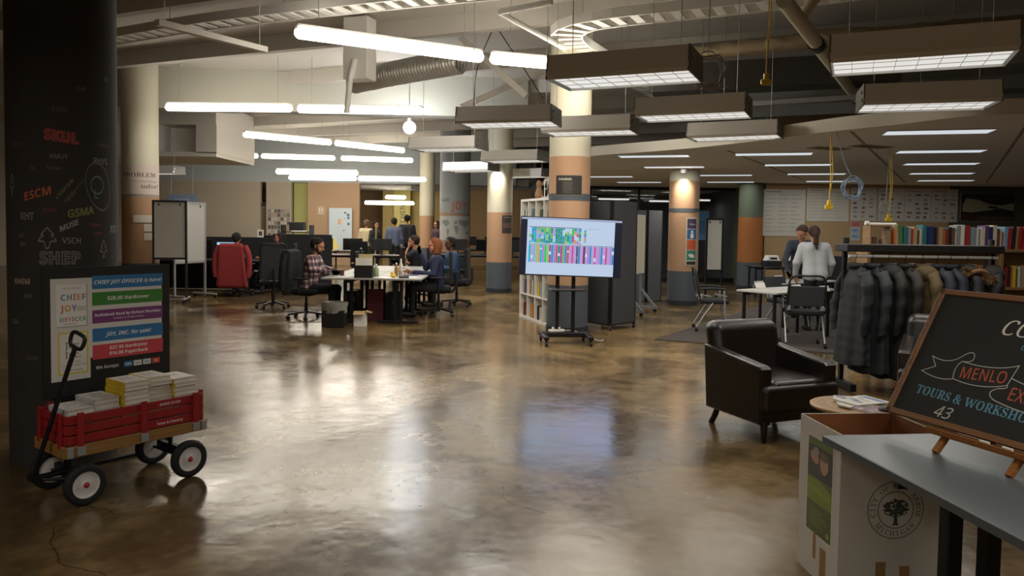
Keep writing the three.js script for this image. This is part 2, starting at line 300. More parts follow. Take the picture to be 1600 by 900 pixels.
tubeLight([-7.1, -23.05], [-4.7, -23.35], 3.1, 0, 'low before the far office wall'); tubeLight([-7.6, -26.1], [-5.3, -26.1], 3.1, 0, 'low before the far office wall'); tubeLight([-5.25, -26.1], [-2.95, -26.1], 3.1, 0, 'low before the far office wall');
tubeLight([-6.2, -32.2], [-4.1, -32.0], 2.45, true); tubeLight([-5.6, -33.8], [-4.7, -33.8], 2.75, true);

const lensGrid = [];
function trofferMaster() {
  const t = thing('box_light', 'hanging box light with a gridded lens under the open ceiling', 'lamp', [0, 0, 0], 0, 'hanging box lights');
  const w = 1.15, d = 0.56, hh = 0.2;
  const prof = [[-d / 2, 0], [-d / 2 - 0.012, 0.03], [-d / 2 + 0.015, hh], [d / 2 - 0.015, hh], [d / 2 + 0.012, 0.03], [d / 2, 0], [d / 2 - 0.02, 0], [d / 2 - 0.02, 0.03], [-d / 2 + 0.02, 0.03], [-d / 2 + 0.02, 0]];
  mesh('housing', X(prof, w, 0).rotateY(Math.PI / 2).translate(-w / 2, 0, 0), mat.whiteMetal, t);
  for (const s of [-1, 1]) { mesh('end_plate', X([[-d / 2 - 0.014, 0], [-d / 2 + 0.01, hh + 0.004], [d / 2 - 0.01, hh + 0.004], [d / 2 + 0.014, 0]], 0.012).rotateY(Math.PI / 2).translate(s * w / 2 - 0.006, 0, 0), M(0x77756f, 0.5), t); mesh('clip', B(0.02, 0.035, 0.03, s * (w / 2 + 0.008), 0.05, d / 2 - 0.05), mat.chrome, t); mesh('clip', B(0.02, 0.03, 0.02, s * (w / 2 + 0.008), 0.13, d / 2 - 0.09), mat.chrome, t); }
  mesh('lens', B(w - 0.04, 0.006, d - 0.045, 0, 0.022, 0), glowPanel, t);
  for (let i = 1; i < 8; i++) mesh('louver', B(0.003, 0.006, d - 0.045, -w / 2 + (i * w) / 8, 0.016, 0), mat.whiteMetal, t);
  for (let i = 1; i < 3; i++) mesh('louver', B(w - 0.04, 0.006, 0.003, 0, 0.016, -d / 2 + (i * d) / 3), mat.whiteMetal, t);
  for (const s of [-1, 1]) mesh('hanging_wire', wireGeo(s * (w / 2 - 0.12), hh, 2.01, 0), mat.silver, t);
  return t;
}
const tro = trofferMaster();
const troSpots = [[0.9, -6.35, 24], [1.93, -8.35, 24], [2.93, -10.25, 27], [2.88, -5.55, 24], [3.95, -7.45, 17], [-0.06, -9.25, 16], [-1.05, -12.45, 20], [0.02, -14.5, 24], [0.98, -9.95, 20], [-0.95, -17.3, 26], [0.3, -19.1, 28], [-9.2, -20.0, 10],
  [1.9, -1.3, 22], [-3.4, -1.6, 22], [-1.2, 0.4, 22], [3.6, 0.6, 22], [-4.4, 1.2, 22], [0.8, 2.2, 22]];  // this row is unseen: lamps added to brighten the foreground from the front
const troWords = ['in front of the cream and peach column', 'under the coil of grey cable', 'above the meeting tables at the curved ceiling edge', 'crossing the foil wrapped duct', 'by the curved ceiling edge above the coats', 'beside the cream and peach column', 'hung over the open floor near the globe lamp', 'above the white cube bookcase', 'half behind the cream and peach column', 'near the wide grey column', 'above the pale and peach column', 'below the boxed grey soffit', 'added out of view behind the chalkboard table', 'added out of view near the chalk column end of the entrance', 'added out of view over the entrance side floor', 'added out of view beside the chalkboard table end wall', 'added out of view over the entrance corner', 'added out of view before the entrance wall'];
troSpots.forEach(([x, z, a], i) => {
  const o = i ? copy(tro, [x, 2.79, z], a * -RAD) : place(tro, [x, 2.79, z], a * -RAD);
  o.userData.label = 'hanging box light with a gridded lens ' + troWords[i];
  const l = new THREE.RectAreaLight(0xfff8ec, TROFFER_POWER, 1.1, 0.5); l.position.set(0, -0.008, 0); l.rotation.x = -Math.PI / 2; o.add(l);
});
function recessedMaster() {
  const t = thing('recessed_light', 'flat recessed light panel in the lower beige ceiling', 'lamp', [0, 0, 0], 0, 'recessed lights in the lower ceiling');
  const w = 1.17, d = 0.42;
  mesh('frame', [B(w, 0.012, 0.02, 0, -0.006, -d / 2), B(w, 0.012, 0.02, 0, -0.006, d / 2), B(0.02, 0.012, d, -w / 2, -0.006, 0), B(0.02, 0.012, d, w / 2, -0.006, 0)], mat.whiteMetal, t);
  mesh('lens', B(w - 0.02, 0.006, d - 0.02, 0, -0.006, 0), glowBlue, t);
  return t;
}
const rec = recessedMaster();
[[5.08, -9.28], [6.35, -11.5], [7.53, -13.6], [8.78, -15.83], [10.09, -18.0], [4.13, -12.28], [5.25, -14.25], [6.48, -16.5], [7.8, -18.9], [2.35, -12.95], [3.16, -15.2], [2.27, -18.4], [3.35, -20.5], [4.75, -17.3], [5.58, -19.8], [8.2, -9.0], [9.6, -11.2]].forEach(([x, z], i) => {
  const o = i ? copy(rec, [x, 2.799, z], -17 * RAD) : place(rec, [x, 2.799, z], -17 * RAD);
  const w = i < 5 || i > 14 ? 'in the row above the bookcase' : i < 9 ? 'in the row above the meeting tables' : 'around the tan banded column';
  o.userData.label = 'flat recessed light panel ' + w; o.userData.group = 'recessed lights ' + w;
  const l = new THREE.RectAreaLight(0xf6f6f0, RECESSED_POWER * 0.7, 1.1, 0.38); l.position.set(0, -0.016, 0); l.rotation.x = -Math.PI / 2; o.add(l);
});
{ // added light bars standing in for reflections in the meeting room glass
  for (const [x, z] of [[1.9, -25], [3.3, -25.2], [5.9, -25], [5.2, -26.5]]) {
    const t = thing('reflection_strip', 'added light strip imitating reflections in the meeting room glass', 'lamp', [x, 2.5, z], 0, 'added reflection strips in the meeting room');
    mesh('diffuser', B(1.0, 0.05, 0.08, 0, 0, 0, 0.01), glowPanel, t); mesh('channel', B(1.02, 0.03, 0.1, 0, 0.04, 0), mat.whiteMetal, t);
    mesh('hanging_wire', [wireGeo(-0.4, 0.05, 0.3, 0), wireGeo(0.4, 0.05, 0.3, 0)], mat.silver, t);
    areaLight(t, 0.95, 0.07, 0, -0.032, 0, 8);
  }
}
{ // small round lamp beside the tubes
  const t = thing('globe_lamp', 'round white globe lamp on a cord below the tube lights', 'lamp', [-2.14, 3.57, -15.85]);
  mesh('globe', new THREE.SphereGeometry(0.13, 24, 16), M(0xffffff, 0.3, { emissive: col(0xf4f8ff), emissiveIntensity: 6 }), t);
  mesh('cap', C(0.05, 0.08, 0, 0.15, 0), mat.silver, t); mesh('cord', wireGeo(0, 0.19, 1.23, 0), mat.blackPlastic, t);
  const l = new THREE.PointLight(0xf4f8ff, 5); l.shadow.radius = 4; l.castShadow = true; t.add(l);
}
{ // column head wash lamps
  for (const [x, z] of [[3.42, -15.52], [-0.42, -17.9]]) {
    const y = x > 0 ? 2.74 : 3.0;
    const t = thing('downlight', x > 0 ? 'small downlight at the head of the tan banded column' : 'small downlight on the pale upper half of a column', 'lamp', [x, y, z]);
    mesh('can', C(0.06, 0.08, 0, 0.02, 0), mat.whiteMetal, t); mesh('lens', C(0.045, 0.01, 0, -0.024, 0), glowPanel, t);
    if (x < 0) mesh('stem', bar([0, 0.06, 0], [0, 0.06, -0.18], 0.012), mat.whiteMetal, t);
    const l = new THREE.SpotLight(0xfff6e4, 4.5, 0, 60 * RAD, 0.8, 2); l.position.set(0, -0.05, 0); l.target.position.set(0.05, -2.5, -0.25); l.castShadow = true; t.add(l); t.add(l.target); l.target.name = 'lamp_aim';
  }
}

// ---------------------------------------------------------------- services under the deck
function tray(label, pts, w, y) {              // ladder tray: two side rails and rungs
  const t = thing('cable_tray', label, 'cable tray', [0, 0, 0]);
  const c = new THREE.CatmullRomCurve3(pts.map(([x, z]) => V(x, y, z))), n = Math.ceil(c.getLength() / 0.25), L0 = [], R0 = [];
  for (let i = 0; i <= n; i++) { const p = c.getPointAt(i / n), d = c.getTangentAt(i / n), s = V(-d.z, 0, d.x).normalize().multiplyScalar(w / 2); L0.push(p.clone().add(s)); R0.push(p.clone().sub(s)); }
  const rail = (a) => a.slice(1).map((p, i) => beam(a[i].toArray(), p.toArray(), 0.025, 0.12));
  mesh('side_rail', rail(L0), mat.whiteMetal, t); mesh('side_rail', rail(R0), mat.whiteMetal, t);
  for (let i = 0; i <= n; i++) mesh('rung', beam(L0[i].toArray(), R0[i].toArray(), 0.11, 0.02).translate(0, -0.04, 0), mat.whiteMetal, t);
  for (let i = 1; i < n; i += 8) mesh('hanger_rod', bar([L0[i].x, y, L0[i].z], [L0[i].x, 4.78, L0[i].z], 0.006, 5), mat.silver, t);
  return t;
}
tray('pale ladder cable tray that bends round in a tight curve', [[3.9, -8.3], [2.817, -8.931], [2.092, -9.284], [1.231, -9.699], [0.821, -10.027], [0.684, -10.429], [0.791, -10.923], [1.226, -11.876], [2.246, -13.895], [4.087, -17.5]], 0.42, 4.2);
tray('pale straight ladder cable tray above the chalk column', [[-6.6, -11.9], [-4.456, -10.714], [-3.026, -10.063], [-1.0, -9.25], [0.6, -8.7]], 0.34, 4.3);
function one(name, label, category, geos, m) { return tag(mesh(name, geos, m), label, category); }
one('conduit_pipe', 'thin pale pipe beside the curved cable tray', 'pipe', [bar([-0.195, 4.1, -9.137], [0.66, 4.1, -10.88], 0.035, 10), bar([-0.195, 4.1, -9.137], [0.4, 4.1, -8.7], 0.035, 10)], mat.whiteMetal);
{
  const t = thing('sprinkler_pipe', 'thick tan pipe slanting up under the dark open ceiling', 'pipe');
  mesh('pipe_run', bar([2.341, 3.6, -6.804], [5.237, 3.6, -11.823], 0.07, 16), P.cream, t);
  mesh('branch', bar([2.75, 3.62, -7.5], [3.3, 4.6, -7.1], 0.05, 12), P.cream, t); mesh('coupling', bar([3.2, 3.6, -8.3], [3.3, 3.6, -8.47], 0.085, 16), mat.darkGrey, t); mesh('coupling', bar([5.2, 3.6, -11.76], [5.3, 3.6, -11.93], 0.085, 16), mat.darkGrey, t);
  for (const [x, z] of [[2.5, -7.08], [4.5, -10.55]]) mesh('hanger_rod', bar([x, 3.65, z], [x, 4.75, z], 0.007, 5), mat.silver, t);
}
{
  const t = thing('insulated_duct', 'crumpled foil and tan wrapped duct running below the deck', 'duct');
  const pts = [[1.9, -11.1], [2.44, -10.75], [3.97, -9.75], [5.9, -9.02], [8.5, -8.2]], g = T(pts.map(([x, z]) => [x, 4.0, z]), 0.11, 90, 18);
  const p = g.attributes.position; for (let i = 0; i < p.count; i++) { const n = 0.05 * (fbm(p.getX(i) * 6, p.getY(i) * 9 + p.getZ(i) * 4, 4096, 3, 77) - 0.5); p.setY(i, p.getY(i) + n * 1.4); p.setZ(i, p.getZ(i) + n); }
  g.computeVertexNormals();
  mesh('foil_wrap', g, M(0x8f7f66, 0.38, { metalness: 0.55, bumpMap: rep(bumpLeather, 30, 3), bumpScale: 0.01 }), t);
  for (const [x, z] of [[3.0, -10.4], [5.2, -9.25]]) mesh('strap', [bar([x, 4.1, z], [x, 4.78, z], 0.006, 5)], mat.silver, t);
}
one('steel_angle', 'straight steel bar lying along the wrapped duct', 'steel bar', beam([1.6, 4.16, -11.4], [6.2, 4.16, -9.2], 0.05, 0.07), mat.grey);
one('air_duct', 'large dark rectangular air duct behind the box lights', 'duct', rot(B(3.6, 0.42, 0.55, 0, 0, 0, 0.01), 0, -22 * RAD, 0).translate(3.9, 3.95, -11.9), M(0x4c4944, 0.6));
one('steel_channel', 'thin pale channel bar under the dark open ceiling', 'steel bar', [beam([2.6, 3.3, -10.9], [5.6, 3.3, -9.2], 0.05, 0.06), bar([2.9, 3.3, -10.72], [2.9, 4.75, -10.72], 0.006, 5), bar([5.0, 3.3, -9.55], [5.0, 4.75, -9.55], 0.006, 5)], mat.silver);
{ // corrugated flexible duct
  const g = []; const c = new THREE.CatmullRomCurve3([V(-2.95, 4.2, -14.3), V(-1.85, 4.25, -13.45), V(-0.9, 4.3, -12.84)]);
  const pts = c.getSpacedPoints(220), fr = c.computeFrenetFrames(220), pos = [], idx = [], S = 20;
  pts.forEach((p, i) => { const r = 0.2 + 0.018 * Math.cos(i * 1.1); for (let j = 0; j < S; j++) { const a = (j / S) * 6.28319; pos.push(...p.clone().addScaledVector(fr.normals[i], r * Math.cos(a)).addScaledVector(fr.binormals[i], r * Math.sin(a)).toArray()); } });
  for (let i = 0; i < 220; i++) for (let j = 0; j < S; j++) { const a = i * S + j, b = i * S + ((j + 1) % S); idx.push(a, b, a + S, b, b + S, a + S); }
  const bg = new THREE.BufferGeometry(); bg.setAttribute('position', new THREE.Float32BufferAttribute(pos, 3)); bg.setIndex(idx); bg.computeVertexNormals(); g.push(bg);
  one('flexible_duct', 'ribbed silver flexible duct above the tube lights', 'duct', g, M(0xb8b5ae, 0.35, { metalness: 0.4 }));
}
one('unlit_strip_light', 'unlit white strip fitting hanging beside the chalk column', 'lamp', [beam([-3.998, 3.8, -8.669], [-3.2, 3.8, -9.962], 0.09, 0.07), bar([-3.95, 3.83, -8.75], [-3.95, 4.75, -8.75], 0.005, 5), bar([-3.25, 3.83, -9.88], [-3.25, 4.75, -9.88], 0.005, 5)], mat.whiteMetal);
{
  const t = thing('duct_drop', 'white boxed duct drop catching the tube light', 'duct', [-2.4, 3.7, -12.0], -0.3);
  mesh('drop_box', B(0.42, 0.95, 0.3, 0, 0.575, 0, 0.02), mat.whiteMetal, t); mesh('drop_pipe', T([[0, 0.4, 0.16], [-0.06, 0.1, 0.18], [-0.1, -0.25, 0.18], [-0.12, -0.42, 0.18]], 0.045, 20, 12), mat.whiteMetal, t);
}
one('ceiling_brace', 'pale diagonal braces below the deck near the cream column', 'brace', [beam([-0.9, 3.6, -13.2], [0.9, 4.5, -13.6], 0.1, 0.1), beam([0.2, 3.7, -12.6], [-0.9, 4.7, -12.9], 0.1, 0.1)], P.deck);
function coil(name, label, pos, r, n, m, ends, cat = 'cable') {
  const p = []; for (let i = 0; i <= n * 14; i++) { const a = (i / 14) * 6.28319, q = r * (0.75 + 0.3 * hash2(i % 14, Math.floor(i / 14), 5)); p.push([q * Math.cos(a), -r + q * Math.sin(a) + 0.02 * Math.sin(i), 0.03 * Math.sin(a * 0.37) + 0.004 * i / 14]); }
  const t = thing(name, label, cat, pos);
  mesh('loop', T(p, 0.0055, n * 28, 6), m, t); mesh('tail', T(ends, 0.005, 24, 6), m, t);
  return t;
}
coil('cable_coil', 'coil of grey cable hung from the deck beside a box light', [1.86, 3.28, -7.5], 0.17, 7, M(0x8a867e, 0.6), [[0, 0, 0], [0.01, 0.5, 0], [0, 1.0, 0.02], [0, 1.5, 0]]);
coil('cable_coil', 'coil of blue and white cable hung above the coat rack', [4.17, 2.25, -9.5], 0.13, 5, M(0x7f93ad, 0.5), [[0, 0, 0], [-0.1, 0.2, 0], [-0.16, 0.4, 0], [-0.2, 0.55, 0]]);
coil('cable_coil', 'small grey cable loop hung over the wooden bookcase', [5.32, 2.02, -11], 0.08, 3, M(0x9a968c, 0.6), [[0, 0, 0], [0.02, 0.3, 0], [0.03, 0.6, 0], [0.03, 0.78, 0]]);
function dropCord(label, x, y, z, top) {
  const t = thing('drop_cord', label, 'power cord', [x, y, z]);
  mesh('socket', [B(0.1, 0.055, 0.035, 0, -0.02, 0, 0.012), B(0.045, 0.07, 0.045, 0, 0.03, 0, 0.012)], mat.yellow, t);
  mesh('cord', [T([[0, 0.05, 0], [0.006, (top - y) * 0.4, 0.01], [-0.004, (top - y) * 0.7, 0], [0, top - y, 0]], 0.006, 20, 6), T([[0, 0.1, 0], [0.03, (top - y) * 0.45, 0.01], [0.012, (top - y) * 0.8, 0], [0, top - y, 0]], 0.005, 20, 6)], mat.yellow, t);
}
dropCord('yellow drop cord with socket hanging under the wrapped duct', 2.43, 3.04, -7.5, 4.78);
dropCord('yellow drop cord with socket hanging over the meeting tables', 3.9, 1.9, -9.5, 2.8);
dropCord('yellow drop cord with socket hanging above the bookcase', 5.4, 1.78, -11.05, 2.8);
one('looped_cable', 'thin dark cables looping down by the cream column', 'cable', [T([[-0.35, 4.75, -12.4], [-0.6, 4.1, -12.4], [-0.65, 3.4, -12.4]], 0.008, 20, 5), T([[-0.3, 4.75, -12.4], [0.2, 4.0, -12.3], [0.45, 3.6, -12.2]], 0.008, 20, 5)], mat.blackPlastic);

// ---------------------------------------------------------------- sign board beside the chalk column
{
  const W = 0.8, H = 0.8, t = thing('sign_board', 'black sign board with book covers and coloured price bands behind the wagon', 'sign', [-2.585, 0.5, -4.92], 53.13 * RAD);
  mesh('board', B(W, H, 0.02, 0, H / 2, 0, 0.004), M(0x1c1a19, 0.7), t);
  const tex = canvasTex(1200, 1200, (g, w, h) => {
    g.fillStyle = '#1b1918'; g.fillRect(0, 0, w, h);
    g.fillStyle = '#d2cfc9'; g.fillRect(60, 95, 350, 960); g.fillRect(400, 95, 720, 770);
    g.fillStyle = '#e2e0da'; g.fillRect(110, 150, 270, 395); g.strokeStyle = '#5a5560'; g.lineWidth = 5; g.beginPath(); g.moveTo(112, 548); g.lineTo(382, 548); g.lineTo(382, 152); g.stroke();
    const letters = (s, x, y, size, cs) => { g.font = `bold ${size}px sans-serif`; g.textAlign = 'left'; let q = x; [...s].forEach((ch, i) => { g.fillStyle = cs[i % cs.length]; g.fillText(ch, q, y); q += g.measureText(ch).width + 2; }); };
    const cs = ['#4a7fa8', '#5e9a8a', '#c06070', '#d08a50', '#7b6fa0', '#b05048', '#63a070'];
    g.fillStyle = '#c0605a'; g.font = '17px sans-serif'; g.textAlign = 'center'; g.fillText('RICHARD SHERIDAN', 245, 195);
    letters('CHIEF', 145, 300, 78, cs); letters('JOY', 150, 405, 82, cs.slice(2)); letters('OFFICER', 135, 500, 56, cs.slice(1));
    g.fillStyle = '#77736f'; g.fillRect(292, 365, 76, 5); g.fillRect(286, 380, 82, 5); g.fillRect(292, 395, 76, 5); g.fillRect(170, 522, 120, 4);
    g.fillStyle = '#d8c04a'; g.fillRect(120, 600, 270, 400); g.fillStyle = '#dcd9d2'; g.fillRect(136, 616, 238, 368);
    g.fillStyle = '#3a3836'; g.font = '84px serif'; g.textAlign = 'center'; g.fillText('Joy,', 255, 755); g.fillText('Inc.', 255, 845);
    g.fillStyle = '#6b6762'; g.font = '20px serif'; g.fillText('How We Built', 255, 890); g.fillText('a Workplace People Love', 255, 920); g.font = 'bold 20px serif'; g.fillText('Richard Sheridan', 255, 968);
    const band = (y, hh, c, lines, font, tc) => { g.fillStyle = c; g.fillRect(430, y, 700, hh); g.fillStyle = tc || '#e6e4e2'; g.textAlign = 'center'; lines.forEach(([s, sz, yy, f]) => { g.font = `${f || font} ${sz}px sans-serif`; g.fillText(s, 780, y + yy); }); };
    band(80, 128, '#2f72a8', [['CHIEF JOY OFFICER is here!', 52, 82]], 'italic bold'); band(240, 128, '#3f8236', [['$28.00 Hardcover', 50, 82]], 'bold'); band(412, 128, '#7a3e78', [['Audiobook Read by Richard Sheridan', 37, 62], ['(available on all major outlets)', 22, 98, 'normal']], 'bold');
    band(590, 128, '#2f72a8', [['JOY, INC. for sale!', 52, 82]], 'italic bold'); band(750, 140, '#c8434e', [['$27.95 Hardcover', 46, 56], ['$16.00 Paperback', 46, 112]], 'bold');
    g.fillStyle = '#dedcd8'; g.font = 'bold 42px sans-serif'; g.textAlign = 'left'; g.fillText('We Accept:', 460, 985);
    [['#3a78b0', 'AMEX'], ['#d8d6d0', 'DISC'], ['#d0d4da', 'VISA'], ['#c8503a', 'MC']].forEach(([c, s], i) => { const x = 730 + i * 95; g.fillStyle = c; g.fillRect(x, 945, 82, 54); g.fillStyle = i === 2 ? '#26407f' : i === 1 ? '#8a5a30' : '#eceae6'; g.font = 'bold 24px sans-serif'; g.textAlign = 'center'; g.fillText(s, x + 41, 981); });
  });
  mesh('print', sheet(W - 0.01, H - 0.01, 0, H / 2, 0.0115), printMat(tex, 0.5), t);
  for (const s of [-1, 1]) { mesh('leg', bar([s * 0.3, 0.02 + 0.3, -0.012], [s * 0.3, -0.5, -0.1], 0.012), mat.blackMetal, t); }
  mesh('foot_bar', B(0.66, 0.02, 0.03, 0, -0.49, -0.1, 0.004), mat.blackMetal, t); mesh('ledge', B(0.66, 0.02, 0.1, 0, -0.01, 0.02, 0.004), mat.blackMetal, t);
}

// ---------------------------------------------------------------- red wagon
const wagonAt = [-2.35, 0, -4.62], wagonTurn = 53.13 * RAD;
{
  const t = thing('toy_wagon', 'red wooden slatted pull wagon with white wheels beside the chalk column', 'wagon', wagonAt, wagonTurn);
  const red = M(0x8e1f22, 0.42), ply = woodM(0xb08045), x0 = -0.41, x1 = 0.43, w = 0.19;
  mesh('bed', B(x1 - x0, 0.015, 2 * w, (x0 + x1) / 2, 0.295, 0), ply, t);
  for (const s of [-1, 1]) {
    mesh('base_rail', B(x1 - x0, 0.065, 0.02, (x0 + x1) / 2, 0.305, s * w, 0.003), ply, t);
    for (let k = 0; k < 3; k++) mesh('side_slat', B(x1 - x0 - 0.03, 0.05, 0.013, (x0 + x1) / 2, 0.366 + k * 0.057, s * (w - 0.012), 0.004), red, t);
    for (const x of [-0.33, 0.03, 0.36]) { mesh('post', B(0.034, 0.2, 0.016, x, 0.42, s * (w + 0.003), 0.003), red, t); mesh('bracket', B(0.045, 0.05, 0.008, x, 0.305, s * (w + 0.014), 0.002), mat.silver, t); }
    for (const x of [x0 + 0.02, x1 - 0.02]) mesh('corner_cap', B(0.03, 0.06, 0.012, x, 0.305, s * (w + 0.013), 0.003), mat.silver, t);
  }
  for (const [x, s] of [[x0, -1], [x1, 1]]) {
    mesh('end_rail', B(0.02, 0.065, 2 * w, x, 0.305, 0, 0.003), ply, t);
    for (let k = 0; k < 3; k++) mesh('end_slat', B(0.013, 0.05, 2 * w - 0.03, x - s * 0.012, 0.366 + k * 0.057, 0, 0.004), red, t);
    for (const z of [-0.13, 0.13]) mesh('post', B(0.016, 0.2, 0.034, x + s * 0.003, 0.42, z, 0.003), red, t);
  }
  const tw = canvasTex(512, 128, (g, W, H) => { g.fillStyle = '#8e1f22'; g.fillRect(0, 0, W, H); g.fillStyle = '#d9cfcb'; g.font = 'italic bold 62px sans-serif'; g.textAlign = 'center'; g.save(); g.scale(1, 1); g.fillText('RADIO FLYER', W / 2, 88); g.restore(); });
  const tc = canvasTex(512, 128, (g, W, H) => { g.fillStyle = '#8e1f22'; g.fillRect(0, 0, W, H); g.fillStyle = '#d9cfcb'; g.font = 'bold 66px sans-serif'; g.textAlign = 'center'; g.fillText('Town & Country', W / 2, 88); });
  mesh('lettering', sheet(0.18, 0.042, 0.195, 0.481, w - 0.0045), printMat(tw, 0.45), t); mesh('lettering', sheet(0.17, 0.042, 0.195, 0.366, w - 0.0045), printMat(tc, 0.45), t);
  const rubber = mat.rubber, hub = M(0xd5d2d0, 0.35);
  for (const x of [-0.32, 0.3]) {
    mesh('axle', [bar([x, 0.115, -0.2], [x, 0.115, 0.2], 0.01), bar([x, 0.14, 0], [x - 0.04, 0.28, 0.06], 0.012), bar([x, 0.14, 0], [x + 0.04, 0.28, -0.06], 0.012), beam([x, 0.15, -0.14], [x, 0.15, 0.14], 0.03, 0.05)], mat.blackMetal, t);
    for (const s of [-1, 1]) {
      const wh = mesh('wheel', mv(rot(L([[0.076, -0.022], [0.1, -0.026], [0.112, -0.018], [0.116, 0], [0.112, 0.018], [0.1, 0.026], [0.076, 0.022]], 40), Math.PI / 2), x, 0.116, s * 0.215), rubber, t);
      mesh('wheel_disc', mv(rot(L([[0, 0.016], [0.02, 0.018], [0.028, 0.008], [0.06, 0.006], [0.07, 0.014], [0.08, 0.016], [0.08, -0.016], [0, -0.016]], 36), s > 0 ? Math.PI / 2 : -Math.PI / 2), x, 0.116, s * 0.215), hub, wh);
      mesh('hub_cap', mv(rot(L([[0, 0.03], [0.012, 0.027], [0.017, 0.018], [0.017, 0.01]], 20), s > 0 ? Math.PI / 2 : -Math.PI / 2), x, 0.116, s * 0.215), mat.red, wh);
    }
  }
  mesh('tow_yoke', [bar([-0.32, 0.15, 0], [-0.5, 0.15, 0.0], 0.016), bar([-0.32, 0.13, -0.12], [-0.48, 0.14, 0], 0.01), bar([-0.32, 0.13, 0.12], [-0.48, 0.14, 0], 0.01), C(0.022, 0.07, -0.5, 0.15, 0, { axis: 'z' })], mat.blackMetal, t);
  const a = V(-0.5, 0.16, 0), b = V(-0.36, 0.87, 0.19), d = b.clone().sub(a).normalize(), side = V(0.25, 0, 0.97).cross(d).normalize(), s2 = d.clone().cross(side).normalize();
  const hp = (u, v) => b.clone().addScaledVector(d, u).addScaledVector(s2, v).toArray();
  const hd = mesh('handle', bar(a.toArray(), b.toArray(), 0.0125, 12), mat.blackMetal, t);
  mesh('grip', [bar(b.toArray(), hp(0.025, 0), 0.014), T([hp(0.02, 0), hp(0.03, 0.045), hp(0.09, 0.05), hp(0.1, 0), hp(0.09, -0.05), hp(0.03, -0.045)], 0.011, 40, 8, true)], mat.blackPlastic, hd);
}
// books piled in the wagon
const coverJoy = canvasTex(360, 540, (g, W, H) => { g.fillStyle = '#d8d5ce'; g.fillRect(0, 0, W, H); g.fillStyle = '#d9b91c'; g.fillRect(0, 0, W, 14); g.fillRect(0, H - 14, W, 14); g.fillRect(0, 0, 14, H); g.fillStyle = '#35332f'; g.font = '110px serif'; g.textAlign = 'center'; g.fillText('Joy,', W / 2, 200); g.fillText('Inc.', W / 2, 310); g.font = '26px serif'; g.fillText('Richard Sheridan', W / 2, 470); });
const coverChief = canvasTex(360, 540, (g, W, H) => { g.fillStyle = '#d5d3cf'; g.fillRect(0, 0, W, H); g.font = 'bold 86px sans-serif'; g.textAlign = 'center'; ['CHIEF', 'JOY', 'OFFICER'].forEach((s, i) => { g.fillStyle = ['#6f9a92', '#b06a70', '#7f86a8'][i]; g.font = `bold ${i === 2 ? 70 : 86}px sans-serif`; g.fillText(s, W / 2, 180 + i * 100); }); });
{
  const w = 0.15, d = 0.228, jm = { cover: M(0xd6d3cc, 0.5), spine: M(0xc9a81e, 0.5), pages: M(0xd3ccbc, 0.85) }, cm = { cover: M(0xcfcdc9, 0.5), spine: M(0xb9b7b6, 0.5), pages: M(0xcdc7bb, 0.85) };
  const c = Math.cos(wagonTurn), s = Math.sin(wagonTurn);
  function book(kind, h, lx, ly, lz, turn, label, group, showCover) {
    const m = kind === 'joy' ? jm : cm, t = thing('book', label, 'book', [wagonAt[0] + c * lx + s * lz, ly, wagonAt[2] - s * lx + c * lz], wagonTurn + turn, group);
    mesh('page_block', B(w - 0.008, h - 0.006, d - 0.01, 0.002, h / 2, 0), m.pages, t);
    mesh('cover', [B(w, 0.0028, d, 0, h - 0.0015, 0), B(w, 0.0028, d, 0, 0.0015, 0)], m.cover, t);
    mesh('spine', B(0.004, h, d, -w / 2, h / 2, 0, 0.0015), m.spine, t);
    if (showCover) mesh('cover_print', rot(sheet(w - 0.004, d - 0.004), -Math.PI / 2).translate(0.001, h + 0.0006, 0), printMat(kind === 'joy' ? coverJoy : coverChief, 0.5), t);
  }
  const piles = [['chief', -0.3, 0.012, 8, 0.028], ['chief', -0.14, -0.01, 9, 0.028], ['joy', 0.02, 0.02, 13, 0.0255], ['joy', 0.178, -0.01, 13, 0.0255], ['joy', 0.332, 0.01, 12, 0.0255]];
  const pileWords = ['in the low pile at the handle end of the wagon', 'in the second low pile in the wagon', 'in the pile beside the grey hardcovers', 'in the middle pile of the wagon', 'in the pile at the tail of the wagon'];
  piles.forEach(([k, x, z, n, h], pi) => { for (let i = 0; i < n; i++) book(k, h - 0.001, x + rr(-0.0015, 0.0015), 0.3035 + i * h, z + rr(-0.012, 0.012), rr(-0.008, 0.008), (i === n - 1 ? 'topmost ' : '') + (k === 'joy' ? 'white yellow spined book ' : 'pale grey hardcover ') + pileWords[pi], i === n - 1 ? undefined : 'books ' + pileWords[pi], i === n - 1); });
}

// ---------------------------------------------------------------- counter, carton, chalkboard
{
  const turn = 7 * RAD, t = thing('counter_table', 'grey laminate table with black legs holding the chalkboard', 'table', [1.83, 0, -2.26], turn);
  mesh('tabletop', B(0.8, 0.03, 1.95, 0, 0.725, 0, 0.006), M(0x5c6366, 0.38), t);
  mesh('edge_band', [B(0.006, 0.028, 1.95, -0.401, 0.725, 0), B(0.8, 0.028, 0.006, 0, 0.725, -0.976)], M(0x565a5c, 0.5), t);
  mesh('apron', [B(0.64, 0.06, 0.03, 0, 0.675, -0.6), B(0.03, 0.06, 1.4, 0.2, 0.675, 0), B(0.03, 0.06, 1.4, -0.2, 0.675, 0), B(0.64, 0.06, 0.03, 0, 0.675, 0.6)], mat.blackMetal, t);
  for (const z of [-0.6, 0.6]) for (const x of [-0.09, 0.07]) mesh('leg', B(0.06, 0.68, 0.06, x, 0.34, z, 0.006), mat.blackMetal, t);
  mesh('bolt', C(0.012, 0.01, -0.32, 0.706, -0.75), mat.blackMetal, t);
}
